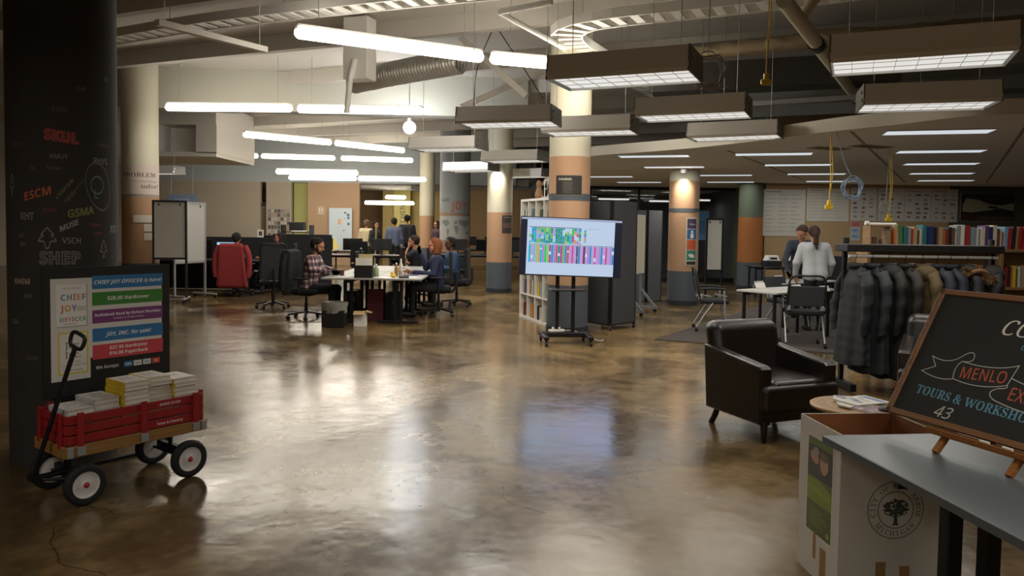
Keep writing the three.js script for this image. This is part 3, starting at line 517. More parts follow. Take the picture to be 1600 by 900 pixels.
{
  const turn = 5 * RAD, t = thing('carton', 'tall open white cardboard carton printed with a round tree seal', 'box', [1.645, 0, -3.475], turn);
  const w = 0.46, d = 0.38, h = 0.72, k = 0.006, out = M(0xd3cfc6, 0.75, { bumpMap: bumpFine, bumpScale: 0.001 });
  mesh('carton_wall', [B(w, h, k, 0, h / 2, d / 2), B(w, h, k, 0, h / 2, -d / 2), B(k, h, d, -w / 2, h / 2, 0), B(k, h, d, w / 2, h / 2, 0), B(w, k, d, 0, k / 2 + 0.001, 0)], out, t);
  mesh('carton_lining', [B(w - 0.014, h - 0.004, 0.002, 0, h / 2, d / 2 - 0.005), B(w - 0.014, h - 0.004, 0.002, 0, h / 2, -d / 2 + 0.005), B(0.002, h - 0.004, d - 0.014, -w / 2 + 0.005, h / 2, 0), B(0.002, h - 0.004, d - 0.014, w / 2 - 0.005, h / 2, 0)], M(0x8a5430, 0.85), t, 'brown cardboard inside');
  const seal = canvasTex(700, 700, (g, W) => {
    g.fillStyle = '#d3cfc6'; g.fillRect(0, 0, W, W); g.strokeStyle = '#4b4a45'; g.fillStyle = '#44433f'; g.lineWidth = 5; for (const r of [320, 312, 205, 198]) { g.beginPath(); g.arc(350, 350, r, 0, 6.3); g.stroke(); }
    g.font = '78px serif'; g.textAlign = 'center'; g.textBaseline = 'middle';
    const arc = (s, a0, a1, r, flip) => [...s].forEach((ch, i) => { const a = a0 + ((a1 - a0) * i) / (s.length - 1); g.save(); g.translate(350 + r * Math.cos(a), 350 + r * Math.sin(a)); g.rotate(flip ? a - Math.PI / 2 : a + Math.PI / 2); g.fillText(ch, 0, 0); g.restore(); });
    arc('CITY OF ANN ARBOR', -Math.PI * 1.07, Math.PI * 0.07, 260, false); arc('MICHIGAN', Math.PI * 0.76, Math.PI * 0.24, 260, true);
    g.fillStyle = '#3f4a3f'; g.beginPath(); g.moveTo(330, 500); g.lineTo(342, 330); g.lineTo(364, 330); g.lineTo(376, 500); g.lineTo(400, 520); g.lineTo(305, 520); g.fill();
    g.lineWidth = 12; g.strokeStyle = '#3f4a3f'; for (const [x, y] of [[220, 380], [240, 310], [300, 250], [400, 250], [470, 310], [485, 380]]) { g.beginPath(); g.moveTo(352, 430); g.quadraticCurveTo((352 + x) / 2, y + 30, x, y); g.stroke(); }
    for (let q = 0; q < 130; q++) { const a = rnd() * 6.28, r = Math.sqrt(rnd()) * 140; g.beginPath(); g.ellipse(352 + r * Math.cos(a), 320 + r * 0.62 * Math.sin(a), rr(12, 24), rr(6, 12), 0, 0, 6.3); g.fill(); }
  });
  mesh('seal_print', sheet(0.28, 0.28, 0.02, 0.39, d / 2 + 0.0038), printMat(seal, 0.75), t);
  const poster = canvasTex(300, 600, (g, W, H) => {
    g.fillStyle = '#dad7cf'; g.fillRect(0, 0, W, H); g.fillStyle = '#586a24'; g.fillRect(14, 14, W - 28, H - 28); g.fillStyle = '#2c2a1c'; g.fillRect(14, 60, W - 28, 190);
    for (const [x, y, a, b, c, r] of [[90, 130, 50, 34, '#b58a72', 0.4], [100, 95, 36, 26, '#9c8f80', -0.3], [195, 150, 45, 58, '#c0937a', 0.1], [190, 105, 50, 26, '#6b5140', 0.1]]) { g.fillStyle = c; g.beginPath(); g.ellipse(x, y, a, b, r, 0, 6.3); g.fill(); }
    g.fillStyle = '#7d8f2e'; g.beginPath(); g.moveTo(14, 270); g.quadraticCurveTo(120, 230, 286, 300); g.lineTo(286, 420); g.lineTo(14, 420); g.fill();
    g.fillStyle = '#9ab03a'; g.font = 'bold 46px sans-serif'; g.textAlign = 'center'; g.fillText('FOOD', 92, 335); g.fillText('DRIVE', 205, 350); g.fillStyle = '#4c5c20'; g.fillRect(14, 400, W - 28, 186); g.fillStyle = '#8fa04a'; for (let i = 0; i < 6; i++) g.fillRect(40, 440 + i * 18, rr(120, 200), 4); g.beginPath(); g.arc(250, 550, 18, 0, 6.3); g.fill();
  });
  mesh('poster', rot(sheet(0.25, 0.46), 0, -Math.PI / 2).translate(-w / 2 - 0.0038, 0.425, 0.01), printMat(poster, 0.4), t, 'green food drive poster');
  const tape = M(0xa07c4c, 0.5);
  for (const g of [B(0.002, 0.16, 0.05, -w / 2 - 0.004, 0.085, 0.06), B(0.002, 0.12, 0.022, -w / 2 - 0.004, 0.15, -0.02), B(0.045, 0.14, 0.002, -0.04, 0.09, d / 2 + 0.004), B(0.045, 0.12, 0.002, 0.07, 0.08, d / 2 + 0.004)]) mesh('tape', g, tape, t, 'brown packing tape');
}
{ // chalkboard on a small easel; local x runs along the board, z faces the room
  const cw = 0.92, ch = 0.6, lean = 30 * RAD, turn = Math.atan2(-0.94, 0.35);
  const t = thing('chalkboard', 'wood framed black chalkboard with lettering leaning on a table easel', 'chalkboard', [1.7755, 0.74, -2.83], turn);
  const tilt = (g) => g.rotateX(-lean).translate(0, 0.085, 0);
  const fr = woodM(0x9a6a42);
  const tex = canvasTex(1380, 900, (g, W, H) => {
    g.fillStyle = '#23221f'; g.fillRect(0, 0, W, H);
    for (let k = 0; k < 260; k++) { g.fillStyle = `rgba(90,88,84,${rr(0.01, 0.04)})`; g.fillRect(rnd() * W, rnd() * H, rr(20, 200), rr(2, 30)); }
    g.textAlign = 'center'; g.textBaseline = 'middle'; g.fillStyle = '#d8d3c6'; g.font = 'italic 150px serif'; g.fillText('COURSES', 820, 190);
    g.fillStyle = '#4f8a9c'; g.font = 'italic 74px serif'; g.fillText('on the', 770, 300);
    g.strokeStyle = '#b9b5ac'; g.lineWidth = 6; g.beginPath(); g.moveTo(120, 470); g.quadraticCurveTo(260, 520, 330, 430); g.quadraticCurveTo(380, 380, 400, 410); g.quadraticCurveTo(430, 470, 340, 470); g.quadraticCurveTo(300, 520, 330, 600); g.quadraticCurveTo(240, 640, 90, 590); g.lineTo(175, 540); g.lineTo(120, 470); g.stroke();
    g.beginPath(); g.moveTo(340, 470); g.quadraticCurveTo(560, 500, 700, 430); g.lineTo(680, 570); g.quadraticCurveTo(520, 640, 330, 600); g.stroke();
    g.beginPath(); g.moveTo(690, 520); g.quadraticCurveTo(1000, 610, 1290, 520); g.lineTo(1270, 660); g.quadraticCurveTo(960, 760, 640, 680); g.quadraticCurveTo(560, 640, 640, 600); g.quadraticCurveTo(700, 590, 680, 570); g.stroke();
    g.fillStyle = '#c05a3a'; g.font = '112px sans-serif'; g.save(); g.translate(510, 535); g.rotate(-0.08); g.scale(0.82, 1); g.fillText('MENLO', 0, 0); g.restore();
    g.save(); g.translate(960, 622); g.rotate(0.02); g.scale(0.78, 1); g.font = '118px sans-serif'; g.fillText('EXPERIENCE', 0, 0); g.restore();
    g.fillStyle = '#5a93a8'; g.font = 'bold 86px serif'; g.save(); g.translate(540, 735); g.rotate(0.03); g.scale(0.86, 1); g.fillText('TOURS & WORKSHOPS', 0, 0); g.restore();
    g.fillStyle = '#bdb9b0'; g.font = 'italic 110px sans-serif'; g.fillText('43', 360, 838);
  });
  const x0 = 0;
  mesh('slate', tilt(B(cw - 0.04, ch - 0.04, 0.012, x0, ch / 2, 0)), M(0x23221f, 0.85), t);
  mesh('lettering', tilt(sheet(cw - 0.045, ch - 0.045, x0, ch / 2, 0.0068)), printMat(tex, 0.85), t);
  for (const s of [-1, 1]) { mesh('frame_rail', tilt(B(cw, 0.026, 0.024, x0, ch / 2 + s * (ch / 2 - 0.013), 0.002, 0.004)), fr, t); mesh('frame_rail', tilt(B(0.026, ch, 0.024, x0 + s * (cw / 2 - 0.013), ch / 2, 0.002, 0.004)), fr, t); }
}

{ // wooden table easel that carries the chalkboard, with two chalk stubs
  const turn = Math.atan2(-0.94, 0.35), at = [1.7755, 0.74, -2.83], e = thing('table_easel', 'orange brown wooden easel under the chalkboard with brass screws', 'easel', at, turn);
  const wd = woodM(0xb07038, 0.42);
  mesh('tray', [B(0.44, 0.018, 0.055, 0, 0.071, 0.018, 0.004), B(0.44, 0.022, 0.008, 0, 0.076, 0.046, 0.002)], wd, e);
  for (const x of [-0.15, 0.15]) mesh('leg', beam([x, 0.062, 0.02], [x, 0.003, 0.075], 0.024, 0.018), wd, e);
  mesh('back_leg', beam([0, 0.25, -0.2], [0, 0.003, -0.28], 0.024, 0.018), wd, e); mesh('back_post', [beam([0, 0.065, -0.022], [0, 0.5, -0.272], 0.03, 0.012)], wd, e);
  for (const x of [-0.15, 0, 0.15]) mesh('screw', C(0.005, 0.006, x, 0.077, 0.052, { axis: 'z', seg: 10 }), M(0xc0a060, 0.3, { metalness: 0.8 }), e);
  const c = Math.cos(turn), s = Math.sin(turn);
  for (const x of [0.02, 0.11]) { const k = mesh('chalk_stub', bar([-0.018, 0, 0], [0.018, 0, 0], 0.006, 12), M(0xdcdad2, 0.9)); tag(k, 'white chalk stub lying on the easel tray', 'chalk', 'chalk on the easel tray'); place(k, [at[0] + c * x + s * 0.032, 0.74 + 0.087, at[2] - s * x + c * 0.032], turn); }
}

// ---------------------------------------------------------------- leather club chairs
function clubChair(label) {
  const t = thing('armchair', label, 'armchair', [0, 0, 0], 0), m = mat.leather;
  const soft = (g, amp) => { const p = g.attributes.position; for (let i = 0; i < p.count; i++) { const n = amp * (fbm(p.getX(i) * 5 + 50, p.getY(i) * 5 + p.getZ(i) * 4 + 50, 4096, 3, 15) - 0.5); p.setXYZ(i, p.getX(i) + n, p.getY(i) + n, p.getZ(i) + n); } return g; };
  mesh('seat_frame', B(0.7, 0.16, 0.62, 0, 0.225, 0.0, 0.02, 3), m, t);
  const cush = new RoundedBoxGeometry(0.52, 0.16, 0.6, 6, 0.05); { const p = cush.attributes.position; for (let i = 0; i < p.count; i++) { const y = p.getY(i); if (y > 0) p.setY(i, y + 0.02 * Math.cos(p.getX(i) * 5) * Math.cos(p.getZ(i) * 4)); } }
  mesh('seat_cushion', soft(cush.translate(0, 0.375, 0.04), 0.012), m, t);
  mesh('seat_front', B(0.72, 0.2, 0.1, 0, 0.33, 0.315, 0.045, 4), m, t);
  for (const s of [-1, 1]) {
    const arm = X([[-0.34, 0.15], [0.3, 0.15], [0.3, 0.545], [0.28, 0.56], [-0.1, 0.6], [-0.3, 0.625], [-0.38, 0.63]], 0.075, 0.016).rotateY(-Math.PI / 2).translate(0.0375, 0, 0);
    mesh('arm', arm.translate(s * 0.31, 0, 0), m, t);
  }
  const bk = new RoundedBoxGeometry(0.7, 0.68, 0.17, 10, 0.08); { const p = bk.attributes.position; for (let i = 0; i < p.count; i++) { let x = p.getX(i), y = p.getY(i), z = p.getZ(i); x *= 1 - 0.06 * (y + 0.33); y += 0.018 * Math.cos(x * 4) * (y > 0.2 ? 1 : 0); z += 0.03 * Math.cos(x * 4.2) * Math.cos(y * 3) - 0.22 * (y + 0.33); p.setXYZ(i, x, y, z); } bk.computeVertexNormals(); }
  mesh('backrest', bk.translate(0, 0.49, -0.25), m, t);
  for (const s of [-1, 1]) {
    mesh('leg', L([[0, 0], [0.019, 0], [0.03, 0.16], [0, 0.16]], 16).translate(s * 0.31, 0, 0.3), mat.darkLeg, t);
    mesh('leg', T([[s * 0.3, 0.16, -0.27], [s * 0.305, 0.09, -0.29], [s * 0.31, 0.0, -0.34]], 0.024, 10, 10), mat.darkLeg, t);
  }
  return t;
}
const club = clubChair('dark brown leather club chair alone on the open concrete floor'); place(club, [2.08, 0, -6.08], 21.7 * RAD);
copy(club, [3.8, 0, -6.65], -30 * RAD, 'dark leather club chair half hidden by the chalkboard below the coats');

// ---------------------------------------------------------------- round side table with magazines
{
  const t = thing('side_table', 'small round light wood side table behind the carton', 'table', [2.18, 0, -4.8]);
  mesh('tabletop', L([[0, 0.475], [0.255, 0.475], [0.27, 0.483], [0.27, 0.495], [0.262, 0.5], [0, 0.5]], 48), woodM(0xbf935a, 0.4), t);
  mesh('pedestal', L([[0.16, 0], [0.17, 0.01], [0.03, 0.04], [0.025, 0.46], [0.08, 0.475]], 24), mat.blackMetal, t);
  const mag = (x, z, y, w, d, a, c1, c2, label) => {
    const g = thing('magazine', label, 'magazine', [2.18 + x, y, -4.8 + z], a);
    mesh('page_block', B(w, 0.008, d, 0, 0.004, 0, 0.002), mat.paper, g);
    const tx = canvasTex(256, 330, (k, W, H) => { k.fillStyle = c1; k.fillRect(0, 0, W, H); k.fillStyle = c2; k.fillRect(20, 20, W - 40, 60); for (let i = 0; i < 9; i++) { k.fillStyle = pick([c2, '#8c8a90', '#c8c4ba', '#50607c', '#9a7f62']); k.fillRect(rr(10, 120), rr(90, 280), rr(30, 110), rr(10, 60)); } });
    mesh('cover', rot(sheet(w - 0.002, d - 0.002), -Math.PI / 2).translate(0, 0.0088, 0), printMat(tx, 0.35), g);
  };
  mag(0.03, 0.1, 0.5005, 0.21, 0.27, 0.6, '#7d5a5e', '#a7a6b4', 'magazine with a plum cover at the rim of the round table'); mag(0.02, -0.08, 0.5005, 0.21, 0.27, -0.3, '#b8b6b0', '#4d5f88', 'pale magazine with blue print on the round table');
  mag(0.06, -0.06, 0.51, 0.21, 0.28, -1.2, '#d0ccc2', '#6b7da6', 'uppermost white magazine on the round table');
  mag(-0.1, 0.09, 0.5097, 0.05, 0.09, 0.5, '#dcdad4', '#c2c0bb', 'small white card on a magazine on the round table');
  const d = tag(mesh('coaster_pouch', L([[0, 0], [0.055, 0.004], [0.06, 0.02], [0.04, 0.035], [0, 0.038]], 20), M(0x2d2a2a, 0.6)), 'small dark round pouch beside the magazines', 'pouch'); d.position.set(2.3, 0.5, -4.62);
}

// ---------------------------------------------------------------- screen on its cart
{
  const t = thing('screen_cart', 'black wheeled display stand with centre posts and shelf', 'stand', [0.74, 0, -10.42], 6 * RAD);
  for (const s of [-1, 1]) {
    mesh('post', B(0.05, 1.35, 0.04, s * 0.11, 0.78, -0.05, 0.006), mat.blackMetal, t);
    mesh('base_leg', B(0.07, 0.06, 0.6, s * 0.3, 0.11, 0.02, 0.02), mat.blackMetal, t);
    for (const z of [-0.24, 0.28]) { mesh('caster', [C(0.035, 0.03, s * 0.3, 0.035, z, { axis: 'x' }), B(0.03, 0.05, 0.04, s * 0.3, 0.065, z, 0.005)], mat.blackPlastic, t); }
  }
  mesh('base_bar', B(0.66, 0.07, 0.12, 0, 0.12, -0.05, 0.02), mat.blackMetal, t);
  mesh('shelf', B(0.46, 0.025, 0.3, 0, 0.74, 0.04, 0.01), mat.blackPlastic, t); mesh('mount', [B(0.5, 0.12, 0.02, 0, 1.3, -0.02), B(0.03, 0.42, 0.02, -0.18, 1.3, -0.01), B(0.03, 0.42, 0.02, 0.18, 1.3, -0.01)], mat.blackMetal, t);
  const sc = thing('television', 'large flat screen showing a colourful weekly schedule chart', 'screen', [0.79, 1.315, -10.36], 4 * RAD); sc.rotation.z = -1.6 * RAD;
  const W = 1.38, H = 0.79;
  mesh('casing', B(W, H, 0.045, 0, 0, 0, 0.01), mat.blackPlastic, sc);
  const tex = canvasTex(1024, 586, (g, w, h) => {
    g.fillStyle = '#171a30'; g.fillRect(0, 0, w, h); g.fillStyle = '#c9dcf6'; g.fillRect(60, 0, w - 130, h); g.fillStyle = '#aab6d8'; g.fillRect(0, 4, w, 20);
    const pal = ['#18c0d8', '#2aa0d0', '#6fc06a', '#9ccf7a', '#1f9a90', '#c9a0e0', '#b58fd8', '#4f8fd0', '#e0a070', '#c04a9a', '#8fb8e8', '#30d060', '#d05a80'];
    g.fillStyle = '#30405a'; g.fillRect(80, 96, 530, 5);
    for (let c = 0; c < 22; c++) { let y = 104; const x = 84 + c * 24; while (y < 262) { const hh = rr(14, 70); g.fillStyle = rnd() < 0.14 ? '#c9dcf6' : c > 10 && c < 14 ? '#1f9a90' : pal[Math.floor(rnd() * (c < 18 ? 6 : 13))]; g.fillRect(x, y, 22, Math.min(hh, 264 - y)); y += hh + 2; } }
    for (let i = 0; i < 6; i++) { g.fillStyle = pal[i * 2]; g.fillRect(640, 114 + i * 22, 22, 20); } g.fillStyle = '#8f9cb8'; g.fillRect(670, 100, 120, 3);
    g.fillStyle = '#30405a'; g.fillRect(80, 274, 860, 4);
    for (let c = 0; c < 38; c++) { const x = 82 + c * 23; g.fillStyle = pal[(c * 5 + Math.floor(c / 3)) % pal.length]; if (c > 18) g.fillStyle = ['#c4a2e4', '#b492dc', '#4f8fd0', '#c9a6e6', '#d05aa0'][c % 5]; g.fillRect(x, 282, 21, 180); if (c % 4 === 1) { g.fillStyle = '#dfe8f8'; g.fillRect(x, rr(300, 400), 20, rr(14, 40)); } }
    for (const x of [566, 640]) for (let y = 284; y < 458; y += 14) { g.fillStyle = '#22304a'; g.fillRect(x, y, 20, 10); }
  });
  const sm = new THREE.MeshPhysicalMaterial({ color: 0x101010, roughness: 0.25, emissive: 0xffffff, emissiveMap: tex, emissiveIntensity: 0.52 });
  mesh('screen', sheet(W - 0.02, H - 0.025, 0, 0.004, 0.0235), sm, sc);
  mesh('bezel', [B(W, 0.012, 0.006, 0, H / 2 - 0.006, 0.024), B(W, 0.014, 0.006, 0, -H / 2 + 0.007, 0.024), B(0.01, H, 0.006, -W / 2 + 0.005, 0, 0.024), B(0.01, H, 0.006, W / 2 - 0.005, 0, 0.024)], mat.blackPlastic, sc);
  const l = new THREE.RectAreaLight(0xbfd2ff, 0.8, W - 0.15, H - 0.05); l.position.set(0, 0, 0.06); l.rotation.y = Math.PI; sc.add(l);
  const ps = thing('power_strip', 'white power strip lying on the display stand base', 'power strip', [0.62, 0.155, -10.44], 0.3); mesh('strip_body', B(0.22, 0.035, 0.06, 0, 0.0175, 0, 0.008), mat.white, ps); mesh('plug', [B(0.03, 0.03, 0.03, -0.05, 0.05, 0, 0.006), B(0.03, 0.03, 0.03, 0.04, 0.05, 0, 0.006)], mat.white, ps); mesh('lead', T([[0.11, 0.018, 0], [0.25, 0.01, 0.03], [0.6, -0.13, 0.06], [0.75, -0.147, -0.1]], 0.005, 24, 6), mat.white, ps);
}
// ---------------------------------------------------------------- folding partitions
function panel(t, a, b, h, m) {
  const dx = b[0] - a[0], dz = b[1] - a[1], len = Math.hypot(dx, dz), ang = Math.atan2(-dz, dx), cx = (a[0] + b[0]) / 2, cz = (a[1] + b[1]) / 2;
  const p = mesh('panel', rot(B(len - 0.02, h, 0.045, 0, 0, 0, 0.008), 0, ang).translate(cx, 0.09 + h / 2, cz), m, t);
  mesh('edge_trim', [rot(B(0.018, h + 0.01, 0.055, -len / 2 + 0.012, 0, 0), 0, ang).translate(cx, 0.09 + h / 2, cz), rot(B(0.018, h + 0.01, 0.055, len / 2 - 0.012, 0, 0), 0, ang).translate(cx, 0.09 + h / 2, cz), rot(B(len, 0.02, 0.055, 0, -h / 2, 0), 0, ang).translate(cx, 0.09 + h / 2, cz)], mat.blackPlastic, p);
  mesh('caster', [C(0.035, 0.028, a[0], 0.035, a[1], { axis: 'x' }), B(0.03, 0.05, 0.03, a[0], 0.075, a[1])], mat.blackPlastic, t);
}
{
  const fab = M(0x3a3a3d, 0.95, { bumpMap: rep(bumpWeave, 8, 16), bumpScale: 0.0006 });
  const t = thing('folding_partition', 'charcoal fabric folding partition on casters beside the big screen', 'partition');
  const pts = [[1.17, -12.15], [1.52, -11.78], [1.96, -12.2], [1.5, -12.6], [1.98, -12.75]]; for (let i = 0; i + 1 < pts.length; i++) panel(t, pts[i], pts[i + 1], 1.9, fab);
  mesh('caster', [C(0.035, 0.028, 1.95, 0.035, -12.2, { axis: 'x' }), B(0.03, 0.05, 0.03, 1.95, 0.075, -12.2)], mat.blackPlastic, t);
  const t2 = thing('folding_partition', 'grey fabric folding partition standing behind the whiteboard on its frame', 'partition');
  const q = [[2.35, -15.9], [2.72, -15.5], [3.06, -15.75]]; for (let i = 0; i + 1 < q.length; i++) panel(t2, q[i], q[i + 1], 1.85, M(0x4a4d52, 0.95, { bumpMap: rep(bumpWeave, 8, 16), bumpScale: 0.0006 }));
  const w = thing('rolling_whiteboard', 'cream whiteboard on a grey wheeled frame between the partitions', 'whiteboard', [2.3, 0, -14.2], 62 * RAD);
  mesh('board', B(0.9, 1.1, 0.025, 0, 1.28, 0, 0.004), M(0xc9c3ae, 0.4), w); for (const s of [-1, 1]) { mesh('upright', B(0.05, 1.2, 0.04, s * 0.4, 0.68, -0.04), mat.grey, w); mesh('foot', [B(0.06, 0.05, 0.6, s * 0.4, 0.09, 0), beam([s * 0.4, 0.1, 0.25], [s * 0.4, 0.42, -0.02], 0.05, 0.04)], mat.grey, w); for (const z of [-0.25, 0.25]) mesh('caster', C(0.033, 0.025, s * 0.4, 0.033, z, { axis: 'x' }), mat.blackPlastic, w); }
}
// ---------------------------------------------------------------- white cube bookcase behind the column
const bookCols = [['red', 0x9c2a2a], ['cream', 0xcfc6b0], ['dark blue', 0x23335f], ['orange', 0xc0642c], ['teal', 0x2f6a70], ['black', 0x202022], ['grey', 0x8a8c8c], ['pale blue', 0x7fa2b8], ['green', 0x4e6e46], ['white', 0xd8d5cd], ['brown', 0x6b4a34], ['yellow', 0xc9ad3a], ['purple', 0x5a3f6e], ['tan', 0xa58a68]].map(([n, c]) => [n, M(c, 0.55)]);
const bookGeo = [[0.018, 0.2, 0.14], [0.026, 0.225, 0.15], [0.034, 0.235, 0.16], [0.045, 0.245, 0.17]].map(([w, h, d]) => ({ w, h, d, cover: join([B(w, h, 0.003, 0, h / 2, d / 2, 0.001, 1), B(0.003, h, d, -w / 2 + 0.0015, h / 2, 0), B(0.003, h, d, w / 2 - 0.0015, h / 2, 0)]), pages: B(w - 0.006, h - 0.008, d - 0.006, 0, h / 2, -0.002) }));
function shelfBook(x, y, z, turn, where, group, want, lean = 0, scale = 1) {
  const [cn, cm] = want || pick(bookCols), k = pick(bookGeo), t = thing('book', `${cn} book ${where}`, 'book', [x, y, z], turn, `${cn} books ${group}`);
  mesh('cover', k.cover, cm, t); mesh('page_block', k.pages, mat.paper, t); t.scale.set(1, scale, 1); if (lean) t.rotation.z = lean;
  return k;
}
{
  const ang = Math.atan2(-0.95, 0.31), L0 = 1.5, H0 = 2.05, D0 = 0.36, cx = 0.55, cz = -12.75, t = thing('cube_shelf', 'tall white cube bookcase beside the cream and peach column', 'bookcase', [cx, 0, cz], ang);
  const n = 4, m = 5, cw = L0 / n, chh = (H0 - 0.04) / m;
  for (let i = 0; i <= n; i++) mesh('upright', B(i % n ? 0.02 : 0.04, H0, D0, -L0 / 2 + i * cw, H0 / 2, 0), mat.white, t);
  for (let j = 0; j <= m; j++) mesh('shelf', B(L0, j % m ? 0.02 : 0.04, D0 - 0.002, 0, 0.02 + j * chh, 0), mat.white, t);
  mesh('back_panel', B(L0 - 0.04, H0 - 0.04, 0.006, 0, H0 / 2, -D0 / 2 + 0.01), mat.white, t);
  const c = Math.cos(ang), s = Math.sin(ang);
  for (const [i, j, cnt] of [[0, 4, 5], [1, 4, 6], [2, 4, 6], [3, 4, 3], [0, 3, 5], [1, 3, 4], [0, 1, 4], [1, 1, 6], [2, 1, 4], [0, 0, 3], [1, 0, 5], [2, 0, 3], [3, 0, 4], [2, 3, 4], [3, 1, 3]]) {
    let x = -L0 / 2 + i * cw + 0.04; for (let k = 0; k < cnt; k++) { const lx = x + 0.02, lz = 0.06; const g = shelfBook(cx + c * lx + s * lz, 0.031 + j * chh + (j ? 0 : 0.011), cz - s * lx + c * lz, ang, 'in the white cube bookcase', 'in the white cube bookcase'); x += g.w + 0.016; if (x > -L0 / 2 + (i + 1) * cw - 0.05) break; }
  }
  const topAt = (lx) => [cx + c * lx, H0 + 0.022, cz - s * lx];
  const fg = tag(mesh('wooden_figure', L([[0, 0], [0.06, 0], [0.07, 0.04], [0.05, 0.12], [0.03, 0.17], [0.045, 0.2], [0.05, 0.24], [0.03, 0.29], [0, 0.3]], 18), M(0x9a6f48, 0.6)), 'round turned wooden figure on top of the white bookcase', 'figure'); fg.position.set(...topAt(-0.35));
  const vs = tag(mesh('dark_vase', L([[0, 0], [0.08, 0], [0.12, 0.1], [0.11, 0.22], [0.05, 0.32], [0.07, 0.38], [0.065, 0.38], [0, 0.06]], 22), M(0x2d2a28, 0.5)), 'dark bulbous vase on top of the white bookcase', 'vase'); vs.position.set(...topAt(0.35));
  const sr = thing('small_rack', 'small white wire rack on top of the white bookcase', 'rack', topAt(0), ang); mesh('rack_frame', [bar([-0.08, 0, 0], [-0.08, 0.3, 0], 0.008), bar([0.08, 0, 0], [0.08, 0.34, 0], 0.008), bar([-0.08, 0.14, 0], [0.08, 0.14, 0], 0.008), bar([-0.08, 0.28, 0], [0.08, 0.28, 0], 0.008), B(0.2, 0.01, 0.1, 0, 0.005, 0)], mat.white, sr);
}
